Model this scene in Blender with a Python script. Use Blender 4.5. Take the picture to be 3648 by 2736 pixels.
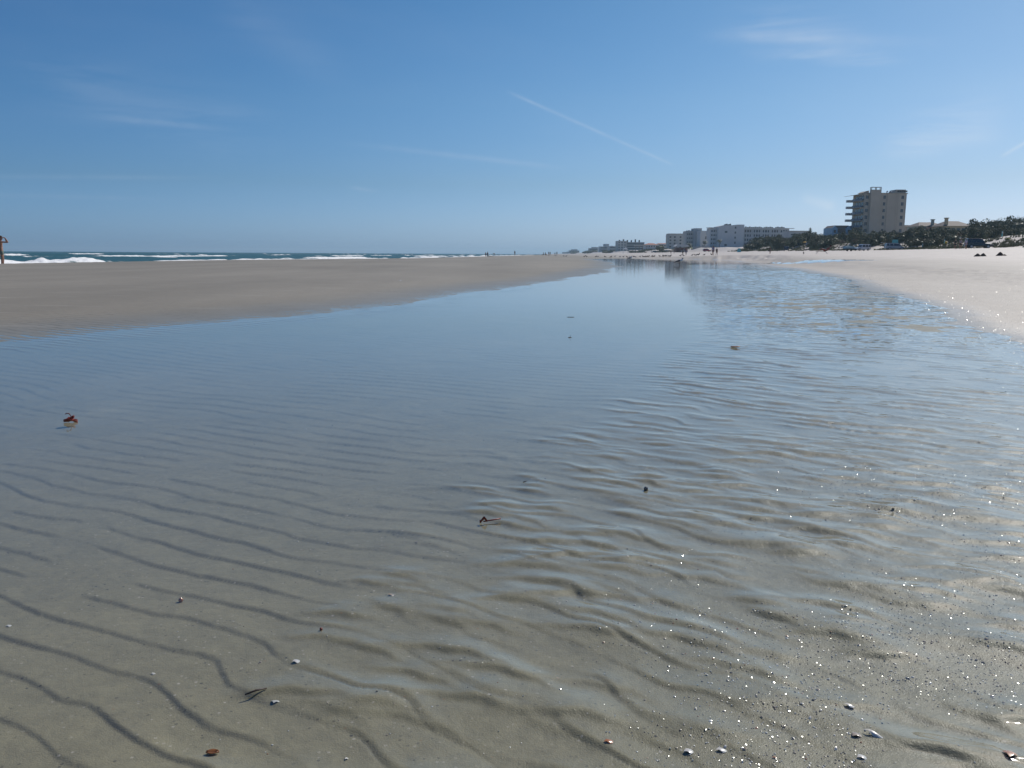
import bpy, bmesh, math, random
import numpy as np
from mathutils import Vector, Matrix

for o in list(bpy.data.objects):
    bpy.data.objects.remove(o)
S = bpy.context.scene
C = S.collection
R = math.radians

# ------------------------------------------------------------------ camera
F_PX = 2950.0                      # focal length in pixels of the 3648 px wide photograph
PITCH = math.atan(463.5 / F_PX)
ROLL = R(.32)
CAM_H = 0.70
cam = bpy.data.cameras.new('camera')
cam.sensor_width = 36
cam.lens = 36 * F_PX / 3648
cam.clip_start = .05
cam.clip_end = 30000
co = bpy.data.objects.new('camera', cam)
C.objects.link(co)
co.matrix_world = (Matrix.Translation((0, 0, CAM_H)) @ Matrix.Rotation(math.pi / 2 - PITCH, 4, 'X')
                   @ Matrix.Rotation(ROLL, 4, 'Z'))
S.camera = co


def ray(x, y):
    a = (x - 1824) / F_PX
    b = -(y - 1368) / F_PX
    a, b = a * math.cos(ROLL) - b * math.sin(ROLL), a * math.sin(ROLL) + b * math.cos(ROLL)
    return Vector((a, math.cos(PITCH) + b * math.sin(PITCH), -math.sin(PITCH) + b * math.cos(PITCH)))


def at(x, y, Y):
    """point at distance Y north of the camera that was measured at x, y in the photograph"""
    d = ray(x, y)
    return Vector((0, 0, CAM_H)) + d * (Y / d.y)


def flat(x, y, z=0.0):
    d = ray(x, y)
    return Vector((0, 0, CAM_H)) + d * ((z - CAM_H) / d.z)


# ------------------------------------------------------------------ world and sun
SUN_AZ, SUN_EL = R(44), R(42)
W = bpy.data.worlds.new('World')
S.world = W
W.use_nodes = True
nt = W.node_tree
for n in list(nt.nodes):
    nt.nodes.remove(n)
L = nt.links.new
out = nt.nodes.new('ShaderNodeOutputWorld')
bg = nt.nodes.new('ShaderNodeBackground')
bg.inputs['Strength'].default_value = .10
sky = nt.nodes.new('ShaderNodeTexSky')
sky.sky_type = 'NISHITA'
sky.sun_disc = False
sky.sun_elevation = SUN_EL
sky.sun_rotation = SUN_AZ
sky.altitude = 0
sky.air_density = 1.0
sky.dust_density = .35
sky.ozone_density = 2.2
L(bg.outputs[0], out.inputs[0])
tc = nt.nodes.new('ShaderNodeTexCoord')


def wmath(op, a, b=None, c=None):
    n = nt.nodes.new('ShaderNodeMath')
    n.operation = op
    for i, v in enumerate((a, b, c)):
        if v is None:
            continue
        if isinstance(v, (int, float)):
            n.inputs[i].default_value = v
        else:
            L(v, n.inputs[i])
    return n.outputs[0]


def wdot(v):
    n = nt.nodes.new('ShaderNodeVectorMath')
    n.operation = 'DOT_PRODUCT'
    L(tc.outputs['Generated'], n.inputs[0])
    n.inputs[1].default_value = v
    return n.outputs['Value']


def wrange(v, a, b, c=0., d=1.):
    n = nt.nodes.new('ShaderNodeMapRange')
    n.interpolation_type = 'SMOOTHSTEP'
    L(v, n.inputs[0])
    for i, k in enumerate((a, b, c, d)):
        n.inputs[i + 1].default_value = k
    return n.outputs[0]


def wnoise(scale, stretch, detail=4, rough=.6, seed=0.):
    m = nt.nodes.new('ShaderNodeMapping')
    L(tc.outputs['Generated'], m.inputs[0])
    m.inputs['Scale'].default_value = stretch
    m.inputs['Location'].default_value = (seed, seed * .7, 0)
    n = nt.nodes.new('ShaderNodeTexNoise')
    L(m.outputs[0], n.inputs['Vector'])
    n.inputs['Scale'].default_value = scale
    n.inputs['Detail'].default_value = detail
    n.inputs['Roughness'].default_value = rough
    n.inputs['Distortion'].default_value = .5
    return n.outputs['Fac']


def streak(a, b, w, s, nz=None, fa=.15, fb=.15):
    A = ray(*a).normalized()
    B = ray(*b).normalized()
    nrm = A.cross(B).normalized()
    t = (B - A).normalized()
    ua, ub = A.dot(t), B.dot(t)
    d = wmath('MULTIPLY', wdot(nrm), 1 / w)
    g = wmath('EXPONENT', wmath('MULTIPLY', wmath('MULTIPLY', d, d), -1.))
    u = wdot(t)
    ln = ub - ua
    g = wmath('MULTIPLY', g, wrange(u, ua, ua + ln * fa))
    g = wmath('MULTIPLY', g, wrange(u, ub - ln * fb, ub, 1., 0.))
    if nz is not None:
        g = wmath('MULTIPLY', g, nz)
    return wmath('MULTIPLY', g, s)


wisp = wrange(wnoise(3.0, (1.2, 1.2, 16), 5, .62, 3.), .30, .62)
wisp2 = wrange(wnoise(5.0, (1, 1, 9), 5, .65, 8.), .36, .7)
fine = wrange(wnoise(30.0, (1, 1, 1), 3, .6, 1.), .25, .75, .45, 1.)
parts = [
    streak((1790, 318), (2408, 592), .0018, .125, fine, .12, .05),
    streak((3555, 565), (3700, 480), .0018, .34, fine, .25, .1),
    streak((2460, 120), (3330, 150), .008, .06, wisp, .35, .5),
    streak((2440, 122), (3500, 158), .006, .13, fine, .3, .6),
    streak((2480, 60), (3200, 120), .014, .15, wisp2, .4, .5),
    streak((2600, 175), (3350, 230), .010, .20, wisp2, .4, .4),
    streak((3080, 530), (3640, 410), .020, .26, wisp2, .4, .3),
    streak((2845, 698), (2985, 742), .005, .24, fine, .3, .2),
    streak((2560, 735), (2760, 760), .003, .10, wisp2, .3, .3),
    streak((280, 410), (900, 470), .0035, .08, fine, .3, .4),
    streak((-200, 628), (900, 634), .0024, .05, fine, .3, .5),
    streak((-200, 690), (700, 712), .0024, .04, fine, .3, .5),
    streak((1150, 500), (2050, 603), .0030, .08, fine, .4, .2),
    streak((1230, 665), (1370, 685), .002, .08, fine, .3, .4),
    streak((700, -60), (1300, 330), .020, .03, wisp, .3, .4),
    streak((-100, 210), (1100, 520), .030, .05, wisp2, .3, .3),
]
acc = parts[0]
for q in parts[1:]:
    acc = wmath('ADD', acc, q)
veil = wmath('MULTIPLY', wrange(wnoise(1.1, (1.3, 1, 5), 4, .6, 5.), .45, .8), .035)
acc = wmath('ADD', acc, veil)
cl = nt.nodes.new('ShaderNodeMix')
cl.data_type = 'RGBA'
L(acc, cl.inputs['Factor'])
# deepen the clear blue and keep the horizon pale blue instead of yellow
sp = nt.nodes.new('ShaderNodeSeparateColor')
L(sky.outputs[0], sp.inputs[0])
cb = nt.nodes.new('ShaderNodeCombineColor')
for i, (gm, top) in enumerate(((2.19, 14.), (1.63, 15.), (1.23, 16.))):
    L(wmath('POWER', wmath('MINIMUM', sp.outputs[i], top), gm), cb.inputs[i])
rp = nt.nodes.new('ShaderNodeValToRGB')
rp.color_ramp.interpolation = 'B_SPLINE' if False else 'LINEAR'
el = rp.color_ramp.elements
TS = [(0., (.029, .165, .781)), (.08, (.050, .160, .500)), (.17, (.085, .210, .501)), (.28, (.11, .248, .51)), (.6, (.15, .27, .52))]
el[0].position, el[0].color = 0, (*TS[0][1], 1)
el[1].position, el[1].color = .6, (*TS[4][1], 1)
for p_, c_ in TS[1:4]:
    e_ = el.new(p_)
    e_.color = (*c_, 1)
L(wdot((0, 0, 1)), rp.inputs[0])
tn = nt.nodes.new('ShaderNodeMix')
tn.data_type = 'RGBA'
tn.blend_type = 'MULTIPLY'
tn.inputs['Factor'].default_value = 1
L(cb.outputs[0], tn.inputs[6])
L(rp.outputs[0], tn.inputs[7])
L(tn.outputs[2], cl.inputs[6])
cl.inputs[7].default_value = (8.3, 8.6, 9.0, 1)
L(cl.outputs[2], bg.inputs['Color'])

sl = bpy.data.lights.new('sun', 'SUN')
sl.energy = 3.6
sl.angle = R(.55)
sl.color = (1, .955, .88)
so = bpy.data.objects.new('sun', sl)
C.objects.link(so)
sv = Vector((math.sin(SUN_AZ) * math.cos(SUN_EL), math.cos(SUN_AZ) * math.cos(SUN_EL), math.sin(SUN_EL)))
so.rotation_euler = sv.to_track_quat('Z', 'Y').to_euler()
so.location = sv * 100
S.view_settings.view_transform = 'Standard'
S.view_settings.look = 'None'
S.view_settings.gamma = 1
S.view_settings.use_curve_mapping = False
S.view_settings.exposure = 0

# ------------------------------------------------------------------ helpers


def mat(name, col, rough=.6, var=0., scale=4., spec=.5, metal=0., bump=0., bscale=40., emit=None, alpha=None):
    m = bpy.data.materials.new(name)
    m.use_nodes = True
    t = m.node_tree
    b = t.nodes['Principled BSDF']
    b.inputs['Roughness'].default_value = rough
    b.inputs['Specular IOR Level'].default_value = spec
    b.inputs['Metallic'].default_value = metal
    c = (*col, 1)
    g = t.nodes.new('ShaderNodeTexCoord')
    if var > 0:
        n = t.nodes.new('ShaderNodeTexNoise')
        n.inputs['Scale'].default_value = scale
        n.inputs['Detail'].default_value = 4
        t.links.new(g.outputs['Object'], n.inputs['Vector'])
        r = t.nodes.new('ShaderNodeValToRGB')
        r.color_ramp.elements[0].position = .3
        r.color_ramp.elements[1].position = .7
        r.color_ramp.elements[0].color = tuple(max(0, x * (1 - var)) for x in col) + (1,)
        r.color_ramp.elements[1].color = tuple(min(1, x * (1 + var)) for x in col) + (1,)
        t.links.new(n.outputs['Fac'], r.inputs[0])
        t.links.new(r.outputs[0], b.inputs['Base Color'])
    else:
        b.inputs['Base Color'].default_value = c
    if bump > 0:
        n = t.nodes.new('ShaderNodeTexNoise')
        n.inputs['Scale'].default_value = bscale
        t.links.new(g.outputs['Object'], n.inputs['Vector'])
        bp = t.nodes.new('ShaderNodeBump')
        bp.inputs['Strength'].default_value = bump
        t.links.new(n.outputs['Fac'], bp.inputs['Height'])
        t.links.new(bp.outputs[0], b.inputs['Normal'])
    return m


def tag(o, label=None, cat=None, group=None, kind=None):
    if label:
        o['label'] = label
    if cat:
        o['category'] = cat
    if group:
        o['group'] = group
    if kind:
        o['kind'] = kind
    return o


def thing(name, label, cat, loc, rz=0., group=None):
    o = bpy.data.objects.new(name, None)
    o.empty_display_size = .2
    C.objects.link(o)
    o.location = loc
    o.rotation_euler = (0, 0, rz)
    return tag(o, label, cat, group)


def obj(name, bm, m, parent=None, smooth=False):
    me = bpy.data.meshes.new(name)
    bmesh.ops.recalc_face_normals(bm, faces=bm.faces)
    bm.to_mesh(me)
    bm.free()
    for x in (m if isinstance(m, (list, tuple)) else [m]):
        me.materials.append(x)
    if smooth:
        me.polygons.foreach_set('use_smooth', [True] * len(me.polygons))
    o = bpy.data.objects.new(name, me)
    C.objects.link(o)
    o.parent = parent
    return o


def copy_tree(o, parent=None):
    c = o.copy()
    C.objects.link(c)
    c.parent = parent
    for ch in list(o.children):
        copy_tree(ch, c)
    return c


def BM():
    return bmesh.new()


def box(bm, x0, x1, y0, y1, z0, z1, mi=0):
    v = [bm.verts.new(p) for p in ((x0, y0, z0), (x1, y0, z0), (x1, y1, z0), (x0, y1, z0),
                                   (x0, y0, z1), (x1, y0, z1), (x1, y1, z1), (x0, y1, z1))]
    for f in ((0, 3, 2, 1), (4, 5, 6, 7), (0, 1, 5, 4), (1, 2, 6, 5), (2, 3, 7, 6), (3, 0, 4, 7)):
        bm.faces.new([v[i] for i in f]).material_index = mi


def prism(bm, pts, d0, d1, axis='y', mi=0):
    """closed polygon pts extruded along an axis; pts are (x,z) for y, (y,z) for x, (x,y) for z"""
    def P(p, d):
        return {'y': (p[0], d, p[1]), 'x': (d, p[0], p[1]), 'z': (p[0], p[1], d)}[axis]
    a = [bm.verts.new(P(p, d0)) for p in pts]
    b = [bm.verts.new(P(p, d1)) for p in pts]
    n = len(pts)
    bm.faces.new(a).material_index = mi
    bm.faces.new(b[::-1]).material_index = mi
    for i in range(n):
        bm.faces.new((a[i], b[i], b[(i + 1) % n], a[(i + 1) % n])).material_index = mi


def tube(bm, pts, rad, n=8, mi=0, flatz=1.):
    """swept tube with a radius per point"""
    rings = []
    pts = [Vector(p) for p in pts]
    for i, p in enumerate(pts):
        d = (pts[min(i + 1, len(pts) - 1)] - pts[max(i - 1, 0)]).normalized()
        u = d.cross(Vector((0, 0, 1)))
        if u.length < .05:
            u = Vector((1, 0, 0))
        u.normalize()
        w = u.cross(d).normalized()
        r = rad[i] if isinstance(rad, (list, tuple)) else rad
        if not isinstance(r, (list, tuple)):
            r = (r, r * flatz)
        rings.append([bm.verts.new(p + u * math.cos(a) * r[0] + w * math.sin(a) * r[1])
                      for a in [2 * math.pi * k / n for k in range(n)]])
    for i in range(len(rings) - 1):
        for k in range(n):
            bm.faces.new((rings[i][k], rings[i][(k + 1) % n], rings[i + 1][(k + 1) % n], rings[i + 1][k])).material_index = mi
    for rr in (rings[0][::-1], rings[-1]):
        bm.faces.new(rr).material_index = mi
    return rings


def blob(bm, c, r, sub=2, mi=0, jit=0., rng=None):
    g = bmesh.ops.create_icosphere(bm, subdivisions=sub, radius=1)
    for v in g['verts']:
        k = 1 + (rng.uniform(-jit, jit) if rng else 0)
        v.co = Vector((c[0] + v.co.x * r[0] * k, c[1] + v.co.y * r[1] * k, c[2] + v.co.z * r[2] * k))
        for f in v.link_faces:
            f.material_index = mi


# numpy value noise
def _h(ix, iy, s):
    h = (ix.astype(np.int64) * 374761393 + iy.astype(np.int64) * 668265263 + s * 1442695041) & 0xffffffff
    h = ((h ^ (h >> 13)) * 1274126177) & 0xffffffff
    h = h ^ (h >> 16)
    return (h & 0xffff) / 65535.0


def vn(x, y, s=0):
    fx = np.floor(x)
    fy = np.floor(y)
    tx = x - fx
    ty = y - fy
    tx = tx * tx * tx * (tx * (tx * 6 - 15) + 10)
    ty = ty * ty * ty * (ty * (ty * 6 - 15) + 10)
    a = _h(fx, fy, s)
    b = _h(fx + 1, fy, s)
    c = _h(fx, fy + 1, s)
    d = _h(fx + 1, fy + 1, s)
    return (a + (b - a) * tx) * (1 - ty) + (c + (d - c) * tx) * ty


def fbm(x, y, s=0, o=3):
    t = 0.
    a = .5
    k = 0.
    for i in range(o):
        t = t + a * vn(x, y, s + i * 7)
        k += a
        a *= .5
        x = x * 2.03 + 17.1
        y = y * 2.03 - 9.7
    return t / k * 2 - 1


def sstep(x, a, b):
    t = np.clip((x - a) / (b - a), 0, 1)
    return t * t * (3 - 2 * t)


# ------------------------------------------------------------------ terrain: what height the beach has where
POOL = np.array([  # outline of the tidal pool, metres (counter-clockwise from behind the camera)
    (2.6, -6), (2.9, 1), (3.2, 4.2), (3.41, 5.47), (4.01, 6.99), (5.05, 9.69), (6.4, 13.49), (7.52, 17.75), (11.07, 28.8),
    (15.0, 45.8), (21.4, 78), (27, 105), (30, 125), (26, 140), (18, 141), (12.5, 128), (11.0, 108), (9.6, 84), (8.6, 69), (5.6, 45.5), (2.9, 28.1),
    (1.0, 20.9), (-.41, 15.6), (-1.4, 11.05), (-2.16, 9.5), (-3.27, 7.71), (-3.87, 6.23), (-4.6, 4.2), (-5, 0), (-5, -6)])


def pool_sd(x, y):
    """signed distance to the pool outline: positive inside"""
    best = np.full(x.shape, 1e9)
    inside = np.zeros(x.shape, bool)
    n = len(POOL)
    for i in range(n):
        ax, ay = POOL[i]
        bx, by = POOL[(i + 1) % n]
        dx, dy = bx - ax, by - ay
        t = np.clip(((x - ax) * dx + (y - ay) * dy) / (dx * dx + dy * dy), 0, 1)
        best = np.minimum(best, (x - ax - t * dx) ** 2 + (y - ay - t * dy) ** 2)
        if dy != 0:
            c = ((ay > y) != (by > y)) & (x < dx * (y - ay) / dy + ax)
            inside ^= c
    d = np.sqrt(best)
    rag = (.05 + .016 * np.hypot(x, y)) * (fbm(x * .7, y * .45, 301, 4) + .5 * fbm(x * 3.1, y * 2.3, 305, 2) * (np.hypot(x, y) < 40))
    return np.where(inside, d, -d) + rag * np.clip(np.hypot(x, y) / 4, .2, 1)


def shore_x(y):      # ocean shoreline
    return np.interp(y, [-200, 0, 50, 77, 118, 200, 295, 800, 2200, 6500], [-36, -33, -30.5, -28.5, -17, -10, -4.5, 26, 95, 260])


def edge_x(y):       # right edge of the pool, where the upper beach begins
    return np.interp(y, [-20, 2, 5.5, 14, 29, 46, 78, 105, 143, 235, 500, 1100, 3000, 6500],
                     [2.6, 3.0, 3.4, 6.4, 11, 15, 17, 17.5, 21, 25, 36, 60, 125, 280])


def toe_x(y):        # foot of the dunes
    return np.interp(y, [-200, 0, 160, 225, 250, 500, 1100, 3000, 6500], [84, 86, 92, 103, 106, 106, 125, 200, 345])


SEA_Z = -.62


def base_height(x, y):
    ex, tx, sx = edge_x(y), toe_x(y), shore_x(y)
    p = np.interp(y, [0, 60, 100, 140, 170, 234, 300], [1.05, .86, .72, .8, 1.2, 1.6, 1.5])
    t = np.clip((x - ex) / (tx - ex), 0, 1)
    z = .03 + 2.3 * t ** p
    z = np.where(x < ex, .03, z)
    # the low bar between pool and sea
    z = z + .05 * sstep(y, 90, 260) * (x < tx)
    # falls to the sea
    z = np.where(x < sx + 3, z - .075 * (sx + 3 - x) - .0, z)
    z = np.maximum(z, -9)
    # dunes
    d = x - tx
    dune = 2.6 * sstep(d, 0, 16) * (.75 + .5 * vn(x * .06, y * .05, 5)) + .5 * sstep(d, 0, 6) * fbm(x * .2, y * .16, 6, 3)
    z = z + np.where(d > 0, dune, 0)
    return z


def crest_phase(x, y):
    wx = fbm(x * 1.5, y * 1.5, 21, 2)
    wy = fbm(x * 4.2 + 5, y * 4.2, 23, 2)
    q = .87 * y + .50 * x + .13 * x * np.exp(-np.clip(y - 1.0, 0, 50) / 1.3) + 1.0
    ca, sa = math.cos(R(-42)), math.sin(R(-42))
    cu, cv = x * ca + y * sa, -x * sa + y * ca
    rt = sstep(x - (-.95 + .34 * y), -.4, .5)
    q = q + .075 * wx + (.020 + .012 * rt) * wy + .0075 * fbm(x * 9.5, y * 9.5, 29, 2) + .10 * fbm(x * .45, y * .45, 25, 2) + .052 * rt * fbm(cu * 5.2, cv * 4.0, 27, 2)
    q = q + .0022 * fbm(x * 34, y * 34, 33, 2)
    return np.log1p(np.maximum(.0065 * q / .088, -.9)) / .0065


_g = random.Random(31)
MOUNDS = []                      # short humps of sand in the near shallows: x, y, heading, half length, width, height
for _i in range(-8, 22):
    for _j in range(0, 34):
        _x = _i * .165 + (_j % 2) * .08 + _g.uniform(-.055, .055) - .012 * _j
        _y = .85 + _j * .088 + _g.uniform(-.028, .028) - .16 * (_i * .165)
        if _x < -.60 + .16 * _y or _x > .80 * _y or _y > 3.9 or _y < .7 or _g.random() < .28:
            continue
        _f = 1 - max(0, (_y - 2.6) / 1.5)
        MOUNDS.append((_x, _y, R(-30 + _g.gauss(0, 9)), _g.uniform(.05, .105), _g.uniform(.045, .07), _g.uniform(.0034, .0076) * _f))


def mound_height(x, y):
    z = np.zeros(x.shape)
    if y.size > 50 and y.min() > 4.2:
        return z
    for mx, my, an, ln, wd, ht in MOUNDS:
        m = (np.abs(x - mx) < ln * 2.4) & (np.abs(y - my) < ln * 2.4)
        if not m.any():
            continue
        dx, dy = x[m] - mx, y[m] - my
        a = dx * math.cos(an) + dy * math.sin(an)
        b = -dx * math.sin(an) + dy * math.cos(an) + 1.9 * a * a - .35 * a * (ht * 60) + .003 * np.sin(a * 80 + mx * 40)
        pr = np.where(b > 0, np.exp(-(b / wd) ** 2 * .9), np.exp(-(b / (wd * .20)) ** 2))
        z[m] += ht * pr * np.exp(-(a / ln) ** 2)
    return z


def near_height(x, y, sd, r):
    """sand height including the pool bed and its ripples; also dark trough amount and ripple depth"""
    z = base_height(x, y)
    # pool bed
    left_line = x - (-.95 + .34 * y)
    shallow = sstep(left_line, -.55, .35)
    deep = .019 * (1 - shallow) + .0006 * shallow
    # open deeper water further up the channel
    deep = deep + .05 * sstep(y, 14, 32)
    nearshore = np.where(left_line < 0, sstep(sd, 0, 2.1), sstep(sd, -.05, .75))
    deep = deep * nearshore
    deep = deep + .004 * fbm(x * .8, y * .8, 31, 2) * sstep(sd, 0, 1.2)
    # the rippled shallows near the right bottom are almost dry
    dry = sstep(x - .26 * y, .45, 1.5) * sstep(y, 4.6, 2.2)
    deep = deep * (1 - .85 * dry)
    inp = sstep(sd, -.7, .05)
    bank = .016 * np.clip(-sd / 3.0, 0, 1) ** 1.6
    z = np.where(sd > 0, -deep, np.where(sd > -3.0, np.minimum(bank, z), z))
    # blend to the beach behind the bank
    k = sstep(-sd, 2.0, 6.0)
    z = np.where((sd < 0), bank * (1 - k) + base_height(x, y) * k, z)
    ph = crest_phase(x, y)
    t = ph - np.floor(ph)
    left = 1 - sstep(left_line, -.3, .5)
    wdt = .155 - .055 * left
    up = np.clip(t / wdt, 0, 1)
    dn = np.clip((t - wdt) / (1 - wdt), 0, 1)
    prof = np.where(t < wdt, up * up * (3 - 2 * up), (1 - dn) ** (1.75 - .6 * left))
    # short crests: strength varies along each crest
    lft = left
    rgt = 1 - left
    ca, sa = math.cos(R(-42)), math.sin(R(-42))
    cu, cv = x * ca + y * sa, -x * sa + y * ca
    am = .5 * fbm(cu * 4.2, cv * 8.5, 41, 2) + .5 * fbm(cu * 1.1, cv * 2.0, 43, 2)
    ph_ = np.floor(crest_phase(x, y))
    hump = fbm(cu * 6.3 + 3.7 * ph_, ph_ * 1.37, 47, 2)          # short humps, staggered from crest to crest
    nearr = rgt * sstep(y, 5.5, 2.6)
    am = am * (1 - .75 * nearr) + (hump * .75 + .1) * .75 * nearr
    am = sstep(am, -.30 + .10 * (1 - left) * sstep(y, 2.6, 1.6), .26 + .04 * (1 - left))
    am = np.maximum(am, lft * .75 * sstep(am, 0.0, .3))
    am = np.maximum(am, .22 * rgt)
    amp = (.0070 * (1 - lft) + .0044 * lft) * am
    amp = amp * (1 + .5 * sstep(y, 4, 12)) * (1 - .45 * rgt * sstep(y, 3.4, 2.2))
    amp = amp * sstep(r, 30, 17) * (1 - .25 * dry)
    zone = sstep(sd, -4.2, -.9) * np.where(x > edge_x(y) - .8, sstep(sd, -.0, .35), 1.)
    amp = amp * zone
    z = z + amp * (prof - .45)
    z = z + .0060 * rgt * zone * fbm(cu * 3.6, cv * 8.5, 45, 2) * sstep(r, 16, 7) * (1 - .6 * dry)
    mw = sstep(left_line, -.75, -.1) * sstep(y, 4.0, 2.8)
    z = z + mound_height(x, y) * zone * mw * (1 - .35 * dry)
    # small berm of coarse sand that marks the right waterline
    berm = np.exp(-((sd + .10) / .10) ** 2) * (x > edge_x(y) - 1.2) * sstep(y, 2.5, 6) * (y < 60)
    z = z + .010 * berm * (.6 + .5 * fbm(x * 9, y * 9, 51, 2))
    # lumps
    z = z + zone * .0012 * fbm(x * 11, y * 11, 53, 2) * sstep(r, 12, 4)
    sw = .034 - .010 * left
    trough_dark = np.exp(-((t - .03) / sw) ** 2) + np.exp(-((t - 1.03) / sw) ** 2)
    trough_dark = trough_dark * (1 - .35 * rgt * sstep(y, 3.4, 2.2)) * am * (.55 + .45 * left) * zone * sstep(r, 26, 14)
    return z, trough_dark, berm


def grid(rows, angs, closed):
    rr, aa = np.meshgrid(rows, angs, indexing='ij')
    return rr * np.sin(aa), rr * np.cos(aa)


def grid_faces(nr, nc, closed):
    i = np.arange(nr - 1)[:, None]
    m = nc if closed else nc - 1
    j = np.arange(m)[None, :]
    a = i * nc + j
    b = i * nc + (j + 1) % nc
    f = np.stack([a, b, b + nc, a + nc], -1).reshape(-1, 4)
    return f


def np_mesh(name, x, y, z, faces, mats, attrs=None):
    used = np.zeros(x.size, bool)
    used[faces.ravel()] = True
    idx = np.cumsum(used) - 1
    faces = idx[faces]
    co_ = np.stack([x.ravel()[used], y.ravel()[used], z.ravel()[used]], -1).astype(np.float32)
    me = bpy.data.meshes.new(name)
    me.vertices.add(len(co_))
    me.vertices.foreach_set('co', co_.ravel())
    me.loops.add(faces.size)
    me.loops.foreach_set('vertex_index', faces.ravel().astype(np.int32))
    me.polygons.add(len(faces))
    me.polygons.foreach_set('loop_start', np.arange(0, faces.size, 4, dtype=np.int32))
    me.polygons.foreach_set('loop_total', np.full(len(faces), 4, np.int32))
    me.polygons.foreach_set('use_smooth', np.ones(len(faces), bool))
    for k, v in (attrs or {}).items():
        a = me.attributes.new(k, 'FLOAT', 'POINT')
        a.data.foreach_set('value', v.ravel()[used].astype(np.float32))
    me.update()
    me.validate()
    for m in mats:
        me.materials.append(m)
    o = bpy.data.objects.new(name, me)
    C.objects.link(o)
    return o


def geo(a, b, k):
    n = int(math.log(b / a) / math.log(k)) + 1
    return np.geomspace(a, b, n)


# ------------------------------------------------------------------ ground materials
def nodes(m):
    m.use_nodes = True
    t = m.node_tree
    return t, t.nodes, t.links.new


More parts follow.
